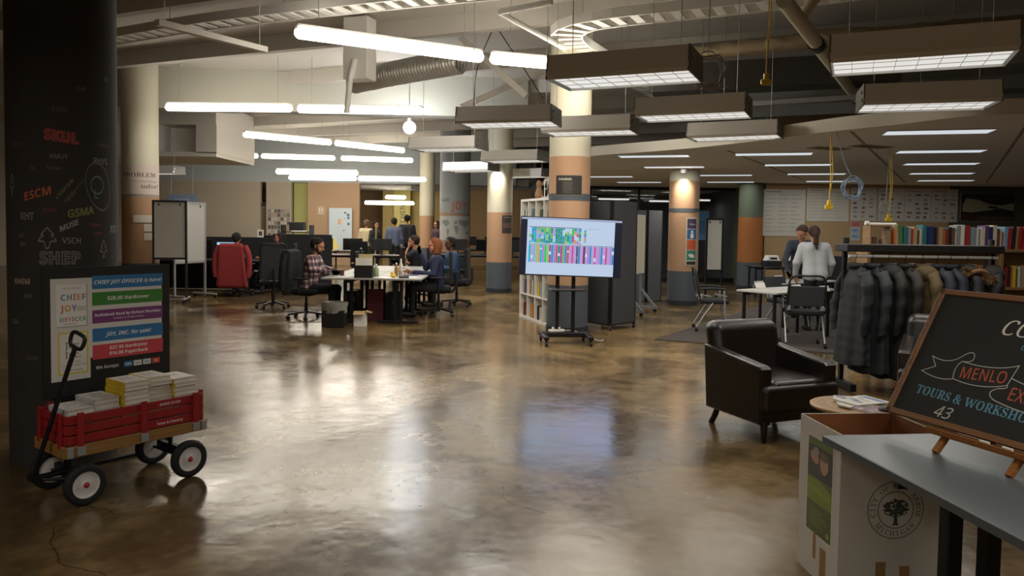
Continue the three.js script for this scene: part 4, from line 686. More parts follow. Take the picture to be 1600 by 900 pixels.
// ---------------------------------------------------------------- coat rack and coats
{
  const x0 = 3.37, x1 = 4.86, z = -7.78, t = thing('coat_rack', 'black steel coat rack with a wide flat top rail', 'coat rack');
  for (const x of [x0, x1]) { mesh('post', B(0.04, 1.36, 0.05, x, 0.75, z, 0.005), mat.blackMetal, t); mesh('foot', beam([x, 0.05, z + 0.3], [x, 0.05, z - 0.3], 0.06, 0.07), mat.blackMetal, t); mesh('knob', C(0.03, 0.06, x + (x === x0 ? 0.01 : -0.01), 1.495, z), mat.blackPlastic, t); }
  mesh('top_rail', B(x1 - x0 + 0.08, 0.075, 0.3, (x0 + x1) / 2, 1.425, z, 0.008), M(0x1d1b1b, 0.5), t); mesh('hanging_bar', bar([x0, 1.345, z + 0.1], [x1, 1.345, z + 0.1], 0.016, 14), mat.white, t);
  function coat(label, x, len, c, o = {}) {
    const g = thing('coat', label, 'coat', [x, 1.27, z + 0.1], o.turn || 0, undefined);
    const m = M(c, o.rough ?? 0.75, { bumpMap: rep(bumpLeather, 2, 2), bumpScale: 0.012 });
    const N = 40, S = 44, pos = [], idx = [], sd = x * 37, puff = o.puff || 0;
    for (let i = 0; i <= N; i++) {
      const q = i / N, y = -q * len, sh = Math.min(1, q / 0.17), a = (0.05 + 0.165 * Math.pow(sh, 0.75)) * (1 + 0.12 * q), b = (0.022 + 0.05 * Math.pow(sh, 1.1)) * (1 + 0.45 * q) * (o.fat || 1);
      for (let j = 0; j < S; j++) { const th = (j / S) * 6.28319, w = 1 + 0.16 * q * Math.sin(3 * th + sd) + 0.1 * q * Math.sin(7 * th + sd * 2 + q * 2) + 0.1 * (fbm(th * 2 + sd, y * 5 + 40, 4096, 3, 25) - 0.5) + puff * 0.045 * Math.abs(Math.sin(y * 30 + 2.5 * fbm(th * 1.5 + sd, y * 3 + 9, 4096, 2, 45))); pos.push(b * w * Math.sin(th), y + 0.02 * q * Math.sin(2 * th + sd), a * w * Math.cos(th)); }
    }
    for (let i = 0; i < N; i++) for (let j = 0; j < S; j++) { const p = i * S + j, r = i * S + ((j + 1) % S); idx.push(p, p + S, r, r, p + S, r + S); }
    const bg = new THREE.BufferGeometry(); bg.setAttribute('position', new THREE.Float32BufferAttribute(pos, 3)); bg.setIndex(idx); bg.computeVertexNormals();
    mesh('coat_body', bg, m, g);
    for (const s of [-1, 1]) {
      const path = new THREE.CatmullRomCurve3([V(0, -0.07, s * 0.13), V(-0.01, -0.17, s * 0.225), V(-0.025, -0.36, s * 0.265), V(-0.045, -0.56, s * 0.27), V(-0.05, -0.68, s * 0.255)]), NN = 26, pp = path.getSpacedPoints(NN), ps = [], ix = [];
      pp.forEach((p, i) => { const r = (0.066 - 0.014 * (i / NN)) * (1 + puff * 0.12 * Math.abs(Math.sin(i * 1.2)) + 0.1 * Math.sin(i * 0.9 + sd)); for (let j = 0; j < 14; j++) { const th = (j / 14) * 6.28319; ps.push(p.x + r * 0.85 * Math.cos(th), p.y + 0.02 * Math.sin(th + sd), p.z + r * 0.8 * Math.sin(th)); } });
      for (let i = 0; i < NN; i++) for (let j = 0; j < 14; j++) { const p = i * 14 + j, r = i * 14 + ((j + 1) % 14); ix.push(p, r, p + 14, r, r + 14, p + 14); }
      const sg = new THREE.BufferGeometry(); sg.setAttribute('position', new THREE.Float32BufferAttribute(ps, 3)); sg.setIndex(ix); sg.computeVertexNormals();
      mesh('sleeve', sg, m, g);
    }
    mesh('collar', mv(new THREE.TorusGeometry(0.07, 0.026, 10, 24).scale(0.8, 1, 1).rotateX(Math.PI / 2), 0, -0.02, 0), m, g);
    if (o.hood) { const hg = new THREE.SphereGeometry(0.12, 20, 14); { const p = hg.attributes.position; for (let i = 0; i < p.count; i++) p.setXYZ(i, p.getX(i) * 0.9, p.getY(i) * 0.8 - 0.1, p.getZ(i) * 1.3 + 0.05); } hg.computeVertexNormals(); mesh('hood', hg, m, g); }
    if (o.fur) { const f = []; for (let k = 0; k < 520; k++) { const a = rr(-0.2, 3.3), rx = 0.13 * Math.cos(a), rz = 0.17 + 0.05 * Math.sin(a * 2); f.push(bar([rx + 0.02, -0.1 - 0.05 * Math.cos(a) + rr(-0.02, 0.02), rz], [rx + 0.02 + rr(-0.045, 0.045), -0.1 - 0.05 * Math.cos(a) + rr(-0.06, 0.05), rz + rr(0, 0.06)], 0.009, 4, 0.001)); } f.push(T([[0.16, -0.16, 0.15], [0.08, -0.07, 0.19], [0, -0.05, 0.2], [-0.08, -0.08, 0.19], [-0.14, -0.14, 0.16]], 0.024, 24, 8)); mesh('fur_trim', f, M(0x7a5c3c, 0.98), g, 'tan fur hood trim'); }
    if (o.strap) mesh('loop_strap', T([[0.03, -0.1, 0.12], [0.06, -0.24, 0.2], [0.02, -0.34, 0.24], [-0.02, -0.22, 0.2]], 0.008, 20, 6), mat.red, g, 'red strap');
    const h = thing('coat_hanger', 'dark coat hanger on the rack bar', 'hanger', [x, 1.345, z + 0.1], o.turn || 0, 'coat hangers on the rack');
    mesh('hook', T([[0, 0.0145, -0.012], [0, 0.018, 0.004], [0, 0.006, 0.02], [0, -0.03, 0.006], [0, -0.075, 0]], 0.0028, 20, 6), mat.blackMetal, h);
    mesh('arm', T([[0, -0.15, -0.17], [0, -0.1, -0.07], [0, -0.078, 0], [0, -0.1, 0.07], [0, -0.15, 0.17]], 0.007, 20, 6), mat.blackPlastic, h);
  }
  coat('black puffer coat at the outer end of the rack with its sleeve swung out', 3.44, 1.0, 0x1d1f21, { puff: 1, turn: 0.12, fat: 0.95 });
  coat('dark slate quilted jacket hanging second on the rack', 3.6, 1.08, 0x2a3034, { puff: 0.7, turn: 0.2 });
  coat('black coat with a red strap at its collar', 3.76, 1.12, 0x1d1b1a, { strap: 1, turn: 0.15, hood: 1 });
  coat('long black wool coat between the strapped coat and the olive parka', 3.93, 1.14, 0x262320, { turn: 0.12 });
  coat('olive brown quilted parka on the rack', 4.1, 1.02, 0x574727, { puff: 0.8, turn: 0.15, hood: 1 });
  coat('dark navy jacket beside the olive parka', 4.25, 0.95, 0x1d232e, { turn: 0.1 });
  coat('blue black jacket with a pale stripe', 4.38, 0.98, 0x1a202c, { turn: 0.1 });
  coat('black parka with a fur trimmed hood', 4.55, 1.02, 0x1c1d20, { fur: 1, hood: 1, fat: 1.15 });
  coat('dark puffy black coat at the end of the rack by the bookcase', 4.8, 0.95, 0x1d1a1b, { puff: 1, hood: 1, fat: 1.35, turn: -0.3 });
}
// ---------------------------------------------------------------- wooden bookcase
{
  const x0 = 4.32, x1 = 7.0, z = -9.45, H = 1.4, D = 0.3, w = woodM(0xa88252, 0.55), t = thing('bookcase', 'low light wood bookcase full of books behind the coat rack', 'bookcase');
  for (const x of [x0, (x0 + x1) / 2 + 0.28, x1]) mesh('upright', B(0.04, H, D, x, H / 2, z, 0.004), w, t);
  for (const y of [0.06, 0.48, 0.92, H - 0.02]) mesh('shelf', B(x1 - x0, 0.035, D - 0.002, (x0 + x1) / 2, y, z, 0.003), w, t);
  mesh('back_panel', B(x1 - x0 - 0.04, H - 0.1, 0.008, (x0 + x1) / 2, H / 2, z - D / 2 + 0.012), M(0x8b6c45, 0.7), t);
  let x = 4.63; const seq = ['orange', 'tan', 'green', 'teal', 'grey', 'red', 'tan', 'brown', 'cream', 'pale blue', 'teal', 'dark blue', 'dark blue', 'black', 'brown', 'tan', 'orange', 'brown', 'red', 'black', 'brown', 'white', 'grey', 'white', 'red', 'red', 'pale blue', 'grey', 'white', 'grey', 'cream', 'purple', 'dark blue', 'cream', 'brown', 'cream', 'red', 'pale blue', 'red', 'black', 'tan', 'red', 'red', 'red', 'grey', 'cream', 'dark blue', 'red', 'pale blue', 'white', 'dark blue', 'cream', 'white', 'tan', 'grey', 'red', 'black'];
  const byName = (n) => bookCols.find((b) => b[0] === n);
  seq.forEach((n, i) => { const lean = i < 3 ? 0.06 : i > 36 && i < 52 ? -0.05 : 0; const k = pick([0, 1, 2, 3]); const g = shelfBook(x + 0.02, H - 0.002, z + 0.04, rr(-0.03, 0.03), 'in the row along the top of the wooden bookcase', 'on top of the wooden bookcase', byName(n), lean, rr(1.02, 1.18)); x += g.w + (lean ? 0.008 : 0.004); });
  let y = x; x = 5.98; for (let i = 0; i < 22 && x < 6.9; i++) { const g = shelfBook(x + 0.03, 0.9385, z + 0.05, 0, 'on the shelf under the top of the wooden bookcase', 'on the upper shelf of the wooden bookcase', byName(['red', 'black', 'orange', 'yellow', 'green', 'cream', 'grey', 'tan'][i % 8]), 0, 1.1); x += g.w + 0.004; }
  x = 4.36; for (let i = 0; i < 34 && x < 5.85; i++) { const g = shelfBook(x + 0.03, 0.9385, z + 0.05, 0, 'on the shelf behind the hanging coats', 'behind the coats', null, 0, 1.1); x += g.w + 0.012; }
  x = 4.4; for (let i = 0; i < 24 && x < 5.4; i++) { const g = shelfBook(x + 0.03, 0.079, z + 0.05, 0, 'on the bottom shelf below the hanging coats', 'on the bottom shelf', byName(['white', 'cream', 'red', 'grey', 'purple', 'white'][i % 6])); x += g.w + 0.004; }
  const c = thing('wooden_crate', 'small open light wood display frame at the end of the book row', 'crate', [4.47, H, z + 0.02]);
  mesh('crate_side', [B(0.012, 0.26, 0.2, -0.12, 0.13, 0), B(0.012, 0.26, 0.2, 0.12, 0.13, 0), B(0.24, 0.012, 0.2, 0, 0.006, 0), B(0.24, 0.012, 0.2, 0, 0.254, 0)], w, c);
  const cr = tag(mesh('card_stack', [B(0.05, 0.11, 0.03, -0.03, 0.07, 0), B(0.04, 0.08, 0.03, 0.04, 0.055, 0.01)], M(0x5d4a3c, 0.7)), 'dark little cards standing inside the wooden display frame', 'cards'); cr.position.set(4.47, H, z + 0.02);
  const tb = tag(mesh('paper_roll', [bar([-0.16, 0, 0], [0.2, 0, 0], 0.018, 14), bar([-0.18, 0.01, 0.01], [-0.14, 0.01, 0.01], 0.026, 14)], mat.paper), 'white paper roll lying on the wooden display frame', 'paper roll'); tb.position.set(4.5, H + 0.281, z + 0.02);
}

// ---------------------------------------------------------------- people
// bones: [ax, ay, az, ar, bx, by, bz, br]; joined with a smooth minimum and meshed by marching cubes
function blob(bones, cell, k = 0.03) {
  const lo = [1e9, 1e9, 1e9], hi = [-1e9, -1e9, -1e9];
  for (const b of bones) for (let i = 0; i < 3; i++) { lo[i] = Math.min(lo[i], b[i] - b[3], b[4 + i] - b[7]); hi[i] = Math.max(hi[i], b[i] + b[3], b[4 + i] + b[7]); }
  const pad = 4 * cell, ext = [0, 1, 2].map((i) => (hi[i] - lo[i]) / 2 + pad), mid = [0, 1, 2].map((i) => (hi[i] + lo[i]) / 2);
  const N = Math.max(20, Math.min(120, Math.ceil((2 * Math.max(...ext)) / cell)));
  const mc = new MarchingCubes(N, mat.white, false, false, 160000); mc.isolation = 0;
  const f = mc.field; f.fill(-10);
  const half = N / 2, w = (i, a) => mid[a] + ((i - half) / half) * ext[a], inv = (x, a) => ((x - mid[a]) / ext[a]) * half + half;
  const D = new Float32Array(N * N * N).fill(10);
  for (const b of bones) {
    const r = Math.max(b[3], b[7]) + k + 3 * Math.max(...ext) / half, i0 = [], i1 = [];
    for (let a = 0; a < 3; a++) { i0[a] = Math.max(0, Math.floor(inv(Math.min(b[a], b[4 + a]) - r, a))); i1[a] = Math.min(N - 1, Math.ceil(inv(Math.max(b[a], b[4 + a]) + r, a))); }
    const dx = b[4] - b[0], dy = b[5] - b[1], dz = b[6] - b[2], l2 = dx * dx + dy * dy + dz * dz || 1e-9;
    for (let z = i0[2]; z <= i1[2]; z++) { const pz = w(z, 2) - b[2]; for (let y = i0[1]; y <= i1[1]; y++) { const py = w(y, 1) - b[1]; for (let x = i0[0]; x <= i1[0]; x++) {
      const px = w(x, 0) - b[0], t = Math.max(0, Math.min(1, (px * dx + py * dy + pz * dz) / l2));
      const d = Math.hypot(px - dx * t, py - dy * t, pz - dz * t) - (b[3] + (b[7] - b[3]) * t), q = z * N * N + y * N + x, o = D[q], h = Math.max(0, k - Math.abs(o - d)) / k;
      D[q] = Math.min(o, d) - h * h * k * 0.25;
    } } }
  }
  for (let i = 0; i < f.length; i++) f[i] = -D[i];
  mc.update();
  const n = mc.count, g = new THREE.BufferGeometry(), p = new Float32Array(n * 3), nn = new Float32Array(n * 3);
  for (let i = 0; i < n; i++) { const v = [0, 1, 2].map((a) => mc.normalArray[i * 3 + a] / ext[a]), l = Math.hypot(...v) || 1; for (let a = 0; a < 3; a++) { p[i * 3 + a] = mid[a] + mc.positionArray[i * 3 + a] * ext[a]; nn[i * 3 + a] = v[a] / l; } }
  g.setAttribute('position', new THREE.BufferAttribute(p, 3)); g.setAttribute('normal', new THREE.BufferAttribute(nn, 3));
  return prep(g);
}
const headGeo = blob([[0, 0.035, -0.03, 0.082, 0, 0.04, 0.02, 0.078], [0, 0.0, 0.0, 0.07, 0, -0.03, 0.035, 0.058], [0, -0.05, 0.025, 0.05, 0, -0.088, 0.058, 0.026], [0.035, -0.03, 0.055, 0.03, 0.03, -0.07, 0.05, 0.022], [-0.035, -0.03, 0.055, 0.03, -0.03, -0.07, 0.05, 0.022],
  [0, 0.012, 0.096, 0.009, 0, -0.024, 0.116, 0.013], [0.045, 0.028, 0.08, 0.012, 0.012, 0.028, 0.093, 0.011], [-0.045, 0.028, 0.08, 0.012, -0.012, 0.028, 0.093, 0.011], [-0.018, -0.055, 0.088, 0.007, 0.018, -0.055, 0.088, 0.007],
  [0.08, 0.01, -0.005, 0.013, 0.078, -0.028, 0.0, 0.009], [-0.08, 0.01, -0.005, 0.013, -0.078, -0.028, 0.0, 0.009]], 0.006, 0.014);
const handGeo = blob([[-0.028, -0.02, 0, 0.016, -0.03, -0.085, 0.004, 0.014], [0, -0.015, 0, 0.018, 0, -0.09, 0.004, 0.015], [0.026, -0.02, 0, 0.016, 0.028, -0.082, 0.004, 0.014], [0, 0.02, 0, 0.024, 0, -0.03, 0, 0.022]].concat(
  [[-0.034, 0.052], [-0.012, 0.06], [0.011, 0.056], [0.033, 0.042]].flatMap(([x, l]) => [[x, -0.088, 0.004, 0.0095, x * 1.1, -0.088 - l * 0.6, 0.012, 0.009], [x * 1.1, -0.088 - l * 0.6, 0.012, 0.009, x * 1.12, -0.088 - l * 1.15, 0.034, 0.0078]]),
  [[-0.03, -0.03, 0.005, 0.013, -0.058, -0.06, 0.022, 0.011], [-0.058, -0.06, 0.022, 0.011, -0.062, -0.092, 0.036, 0.009]]), 0.0045, 0.006);
function hairBones(style) {
  const cap = [[0, 0.05, -0.04, 0.09, 0, 0.066, 0.0, 0.08], [0, 0.0, -0.06, 0.07, 0, 0.04, -0.05, 0.08], [0.055, 0.02, -0.035, 0.04, 0.05, 0.07, 0.02, 0.034], [-0.055, 0.02, -0.035, 0.04, -0.05, 0.07, 0.02, 0.034]];
  if (style === 'tail') return cap.concat([[0, 0.02, -0.11, 0.04, 0, -0.06, -0.145, 0.045], [0, -0.06, -0.145, 0.045, 0.01, -0.2, -0.13, 0.04], [0.01, -0.2, -0.13, 0.04, 0.0, -0.3, -0.12, 0.018]]);
  if (style === 'bob') return cap.concat([[0.06, 0.0, -0.03, 0.05, 0.07, -0.11, -0.02, 0.045], [-0.06, 0.0, -0.03, 0.05, -0.07, -0.11, -0.02, 0.045], [0, -0.02, -0.07, 0.07, 0, -0.12, -0.06, 0.055]]);
  if (style === 'beard') return cap.concat([[0.05, -0.05, 0.035, 0.024, 0, -0.095, 0.065, 0.03], [-0.05, -0.05, 0.035, 0.024, 0, -0.095, 0.065, 0.03], [0.062, 0.0, 0.01, 0.02, 0.055, -0.05, 0.03, 0.024], [-0.062, 0.0, 0.01, 0.02, -0.055, -0.05, 0.03, 0.024]]);
  return cap;
}
const hairCache = {};
const hairGeo = (s) => (hairCache[s] ||= blob(hairBones(s), 0.008, 0.02));
const eyeGeo = new THREE.SphereGeometry(0.0085, 10, 8), eyeMat = M(0x1c1714, 0.2);
const plaidTex = dataTex(128, 128, (u, v) => { const a = Math.sin(u * 50.3) > 0.2 ? 1 : 0, b = Math.sin(v * 50.3) > 0.2 ? 1 : 0, k = a + b; return [[60, 58, 66], [132, 96, 98], [196, 188, 186]][k]; }, true);
const plaid = M(0xffffff, 0.85, { map: plaidTex });
function toward(from, to) { return new THREE.Quaternion().setFromUnitVectors(V(0, -1, 0), V(...to).sub(V(...from)).normalize()); }
// faces +z. o: sit, lean (forward), crouch of the back, elbows and hands for both arms as points, head turn
function person(label, pos, turn, o) {
  const t = thing('person', label, 'person', pos, turn), cell = o.cell || 0.016, sit = o.sit, s = o.scale || 1;
  const hipY = sit ? 0.54 : 0.93, ln = o.lean || 0, up = (d, dz = 0) => [0, hipY + d * Math.cos(ln), -0.02 + d * Math.sin(ln) + dz];
  const hip = up(0), waist = up(0.2), chest = up(0.4), nk = up(0.53), hd = up(0.68, o.headZ ?? 0.02);
  const kn = (k) => (sit ? [k * 0.13, 0.5, 0.42] : [k * 0.095, 0.5, 0.02]), ft = (k) => (sit ? [k * 0.13, 0.07, 0.42] : [k * 0.1, 0.07, -0.02]);
  const sh = (k) => [k * 0.185, nk[1] - 0.07 * Math.cos(ln), nk[2] - 0.07 * Math.sin(ln)];
  const def = (k) => (sit ? [[k * 0.24, sh(k)[1] - 0.26, sh(k)[2] + 0.06], [k * 0.16, 0.77, 0.4]] : [[k * 0.25, sh(k)[1] - 0.29, sh(k)[2] - 0.01], [k * 0.25, sh(k)[1] - 0.52, sh(k)[2] + 0.08]]);
  const arms = [-1, 1].map((k) => (k < 0 ? o.armL : o.armR) || def(k)), E = (b, d) => b.map((v, i) => (i === 3 || i === 7 ? v + d : v));
  const torso = [[-0.075, hip[1], hip[2], 0.115, -0.07, waist[1], waist[2], 0.1], [0.075, hip[1], hip[2], 0.115, 0.07, waist[1], waist[2], 0.1], [-0.07, waist[1], waist[2], 0.1, -0.09, chest[1], chest[2], 0.115], [0.07, waist[1], waist[2], 0.1, 0.09, chest[1], chest[2], 0.115], [-0.15, sh(-1)[1], sh(-1)[2], 0.065, 0.15, sh(1)[1], sh(1)[2], 0.065]];
  const armB = [-1, 1].flatMap((k, i) => { const a = sh(k), [e, h] = arms[i]; return [[...a, 0.06, ...e, 0.044], [...e, 0.043, ...h, 0.029]]; });
  const legB = [-1, 1].flatMap((k) => [[k * 0.08, hip[1] - 0.03, hip[2], 0.095, ...kn(k), 0.062], [...kn(k), 0.06, ...ft(k), 0.042]]);
  const skin = o.skin || mat.skin;
  const headM = new THREE.Matrix4().compose(V(...hd), new THREE.Quaternion().setFromEuler(new THREE.Euler((o.nod || 0) + ln * 0.4, o.look || 0, 0, 'YXZ')), V(1, 1, 1));
  const parts = [blob([...torso, ...armB, ...legB, [nk[0], nk[1] - 0.06, nk[2], 0.06, hd[0], hd[1] - 0.06, hd[2] - 0.01, 0.05]].map((b) => E(b, -0.012)), cell, 0.03), headGeo.clone().applyMatrix4(headM)];
  [-1, 1].forEach((k, i) => { const [e, h] = arms[i], q = toward(e, h).multiply(new THREE.Quaternion().setFromEuler(new THREE.Euler(0, -k * 1.2, 0))); parts.push(handGeo.clone().scale(k < 0 ? -1 : 1, 1, 1).applyMatrix4(new THREE.Matrix4().compose(V(...h), q, V(1, 1, 1)))); });
  const body = mesh('body', parts, skin, t);
  for (const k of [-1, 1]) mesh('eye', eyeGeo.clone().translate(k * 0.032, 0.012, 0.084).applyMatrix4(headM), eyeMat, body);
  mesh('hair', hairGeo(o.hair || 'short').clone().applyMatrix4(headM), M(o.hairColor || 0x241a14, 0.95), t);
  const slv = o.bare ? armB.filter((_, i) => i % 2 === 0).map((b) => [b[0], b[1], b[2], b[3], (b[0] + b[4]) / 2, (b[1] + b[5]) / 2, (b[2] + b[6]) / 2, b[7] + 0.012]) : armB;
  const sg = blob([...torso.map((b, i) => (i < 2 ? [b[0], b[1] + 0.0, b[2], b[3] - (sit ? 0.0 : 0.004), ...b.slice(4)] : b)), ...slv].map((b) => E(b, o.loose ?? 0.008)), cell, 0.025);
  { const p = sg.attributes.position, n = sg.attributes.normal, u = sg.attributes.uv; for (let i = 0; i < p.count; i++) { const w = 0.012 * (fbm(p.getX(i) * 9 + 90, p.getY(i) * 13 + p.getZ(i) * 9 + 90, 4096, 3, 35) - 0.5); p.setXYZ(i, p.getX(i) + n.getX(i) * w, p.getY(i) + n.getY(i) * w, p.getZ(i) + n.getZ(i) * w); u.setXY(i, (p.getX(i) + p.getZ(i)) * 1.2, p.getY(i) * 1.2); } }
  mesh('shirt', sg, o.plaid ? plaid : M(o.shirt ?? 0x555555, 0.85), t);
  mesh('trousers', blob([...legB, [-0.075, hip[1], hip[2], 0.104, 0.075, hip[1], hip[2], 0.104]].map((b) => E(b, 0.004)), cell, 0.03), M(o.pants ?? 0x1b1c20, 0.85), t);
  for (const k of [-1, 1]) { const f = ft(k); mesh('shoe', rot(B(0.09, 0.085, 0.26, 0, 0, 0, 0.035, 4), 0, k * 0.12).translate(f[0], 0.0435, f[2] + 0.06), M(0x17140f, 0.5), t); }
  t.scale.setScalar(s);
  return t;
}

// ---------------------------------------------------------------- office chairs
function taskChair(label, o = {}) {
  const t = thing('office_chair', label, 'chair', [0, 0, 0]), bm = o.back || mat.fabric;
  mesh('gas_column', [C(0.03, 0.2, 0, 0.17, 0), C(0.02, 0.2, 0, 0.33, 0)], mat.blackPlastic, t);
  for (let i = 0; i < 5; i++) { const a = (i / 5) * 6.28319 + 0.3, l = mesh('base_leg', beam([0.02 * Math.cos(a), 0.12, 0.02 * Math.sin(a)], [0.3 * Math.cos(a), 0.085, 0.3 * Math.sin(a)], 0.045, 0.03), mat.blackPlastic, t); mesh('caster', [C(0.03, 0.045, 0, 0, 0, { axis: 'x' }).rotateY(-a + 0.6).translate(0.3 * Math.cos(a), 0.03, 0.3 * Math.sin(a)), bar([0.3 * Math.cos(a), 0.045, 0.3 * Math.sin(a)], [0.3 * Math.cos(a), 0.09, 0.3 * Math.sin(a)], 0.008)], mat.blackPlastic, l); }
  const seat = new RoundedBoxGeometry(0.5, 0.085, 0.48, 5, 0.038); { const p = seat.attributes.position; for (let i = 0; i < p.count; i++) { const z = p.getZ(i), x = p.getX(i); p.setY(i, p.getY(i) + 0.02 * Math.abs(x * 2) - (z > 0.16 ? (z - 0.16) * 0.35 : 0)); } seat.computeVertexNormals(); }
  mesh('seat', seat.translate(0, 0.47, 0.02), mat.fabric, t); mesh('tilt_box', B(0.18, 0.05, 0.24, 0, 0.41, 0, 0.015), mat.blackPlastic, t);
  const bh = o.bh || 0.56, bg = new RoundedBoxGeometry(0.48, bh, o.meshBack ? 0.025 : 0.06, 8, 0.012); { const p = bg.attributes.position; for (let i = 0; i < p.count; i++) { const x = p.getX(i), y = p.getY(i); p.setXYZ(i, x * (1 - 0.12 * Math.max(0, y / bh)), y, p.getZ(i) + 0.9 * x * x - 0.12 * (y + bh / 2) + 0.04 * Math.sin((y / bh) * 4)); } bg.computeVertexNormals(); }
  mesh('backrest', bg.translate(0, 0.56 + bh / 2, -0.22), bm, t);
  if (o.meshBack) { const y0 = 0.56, y1 = 0.56 + bh; mesh('back_frame', T([[-0.24, y0, -0.17], [-0.235, y0 + bh * 0.6, -0.2], [-0.2, y1, -0.235], [0, y1 + 0.015, -0.28], [0.2, y1, -0.235], [0.235, y0 + bh * 0.6, -0.2], [0.24, y0, -0.17], [0, y0 - 0.01, -0.22]], 0.013, 60, 8, true), mat.blackPlastic, t); }
  mesh('back_support', T([[0, 0.41, -0.1], [0, 0.42, -0.24], [0, 0.52, -0.3], [0, 0.75, -0.3]], 0.022, 20, 8), mat.blackPlastic, t);
  for (const s of [-1, 1]) { mesh('armrest', B(0.08, 0.03, 0.25, s * 0.3, 0.68, 0.02, 0.013), mat.blackPlastic, t); mesh('arm_post', T([[s * 0.2, 0.41, 0.0], [s * 0.3, 0.43, 0.0], [s * 0.305, 0.55, -0.01], [s * 0.3, 0.67, 0.0]], 0.016, 20, 8), mat.blackPlastic, t); }
  return t;
}
const tc = taskChair('black padded office chair at the near corner of the shared desks'); place(tc, [-3.4, 0, -12.68], 84 * RAD);
copy(tc, [-1.28, 0, -13.45], -85 * RAD, 'black padded office chair under the person with auburn hair');
copy(tc, [-1.08, 0, -15.1], -95 * RAD, 'black padded office chair under the man in a blue shirt');
copy(tc, [-5.92, 0, -16.55], 175 * RAD, 'office chair hidden under the red coat');
copy(tc, [-5.08, 0, -17.22], -80 * RAD, 'black office chair under the person in a checked shirt beside the red coat');
copy(tc, [-1.95, 0, -16.25], -90 * RAD, 'black office chair under the man in a black shirt');
const mc2 = taskChair('grey mesh backed office chair turned away beside the red coat', { meshBack: true, back: mat.mesh, bh: 0.62 }); place(mc2, [-4.42, 0, -14.2], 200 * RAD);
{ // red coat over a chair back
  const g = new RoundedBoxGeometry(0.62, 0.95, 0.16, 10, 0.07), p = g.attributes.position;
  for (let i = 0; i < p.count; i++) { const x = p.getX(i), y = p.getY(i), k = (0.475 - y) / 0.95; p.setXYZ(i, x * (0.8 + 0.3 * k) + 0.02 * Math.sin(y * 9), y, p.getZ(i) + 0.025 * k * Math.sin(x * 26) + 0.5 * x * x); }
  g.computeVertexNormals();
  const c = thing('red_coat', 'red coat draped over the back of an office chair', 'coat', [-5.9, 0, -16.22], 0);
  mesh('coat_body', g.translate(0, 0.66, 0.03), M(0x8e2a2c, 0.85, { bumpMap: rep(bumpLeather, 2, 2), bumpScale: 0.01 }), c);
  for (const s of [-1, 1]) mesh('sleeve', T([[s * 0.26, 1.08, 0.03], [s * 0.34, 0.9, 0.04], [s * 0.36, 0.6, 0.05], [s * 0.33, 0.42, 0.06]], 0.06, 20, 10), M(0x862729, 0.85), c);
}
{ // black jacket on the chair of the plaid shirted man
  const g = new RoundedBoxGeometry(0.56, 0.74, 0.14, 10, 0.06), p = g.attributes.position;
  for (let i = 0; i < p.count; i++) { const x = p.getX(i), y = p.getY(i), k = (0.37 - y) / 0.74; p.setXYZ(i, x * (0.86 + 0.22 * k), y, p.getZ(i) + 0.02 * k * Math.sin(x * 24) + 0.6 * x * x); }
  g.computeVertexNormals();
  const c = thing('black_jacket', 'black jacket draped over the chair of the plaid shirted man', 'jacket', [-3.66, 0, -12.66], 84 * RAD);
  mesh('jacket_body', g.translate(0, 0.78, -0.02), M(0x17181a, 0.9, { bumpMap: rep(bumpLeather, 2, 2), bumpScale: 0.01 }), c);
  for (const s of [-1, 1]) mesh('sleeve', T([[s * 0.24, 1.08, 0], [s * 0.31, 0.92, 0], [s * 0.32, 0.7, -0.01], [s * 0.28, 0.5, -0.02]], 0.055, 20, 10), M(0x17181a, 0.9), c);
}
// ---------------------------------------------------------------- shared desks
function desk(label, x, z, w, d, turn = 0, o = {}) {
  const t = thing('desk', label, 'desk', [x, 0, z], turn);
  mesh('desktop', B(w, 0.028, d, 0, 0.716, 0, 0.006), o.top || mat.deskTop, t);
  for (const s of [-1, 1]) { if (o.four) { for (const k of [-1, 1]) mesh('leg', bar([k * (w / 2 - 0.08), 0, s * (d / 2 - 0.08)], [k * (w / 2 - 0.08), 0.7, s * (d / 2 - 0.08)], 0.025, 12), mat.blackMetal, t); } else { mesh('leg', [B(0.05, 0.66, 0.045, -0.05, 0.36, s * (d / 2 - 0.22)), B(0.05, 0.66, 0.045, 0.05, 0.36, s * (d / 2 - 0.22))], mat.blackMetal, t); mesh('foot', B(Math.min(w - 0.14, 0.64), 0.035, 0.07, 0, 0.0175, s * (d / 2 - 0.22), 0.006), mat.blackMetal, t); } }
  if (!o.four) mesh('cross_beam', B(0.06, 0.06, d - 0.44, 0, 0.67, 0), mat.blackMetal, t); else mesh('apron', [B(w - 0.2, 0.04, 0.03, 0, 0.68, d / 2 - 0.08), B(w - 0.2, 0.04, 0.03, 0, 0.68, -d / 2 + 0.08)], mat.blackMetal, t);
  return t;
}
desk('white topped desk by the bearded man in the plaid shirt', -2.62, -12.98, 0.79, 1.8); desk('white topped desk with a yellow rubber duck', -1.82, -12.98, 0.79, 1.8);
desk('white topped desk behind the rubber duck desk', -1.82, -14.82, 0.79, 1.8); desk('white topped desk beyond the plaid shirted man', -2.62, -14.82, 0.79, 1.8);
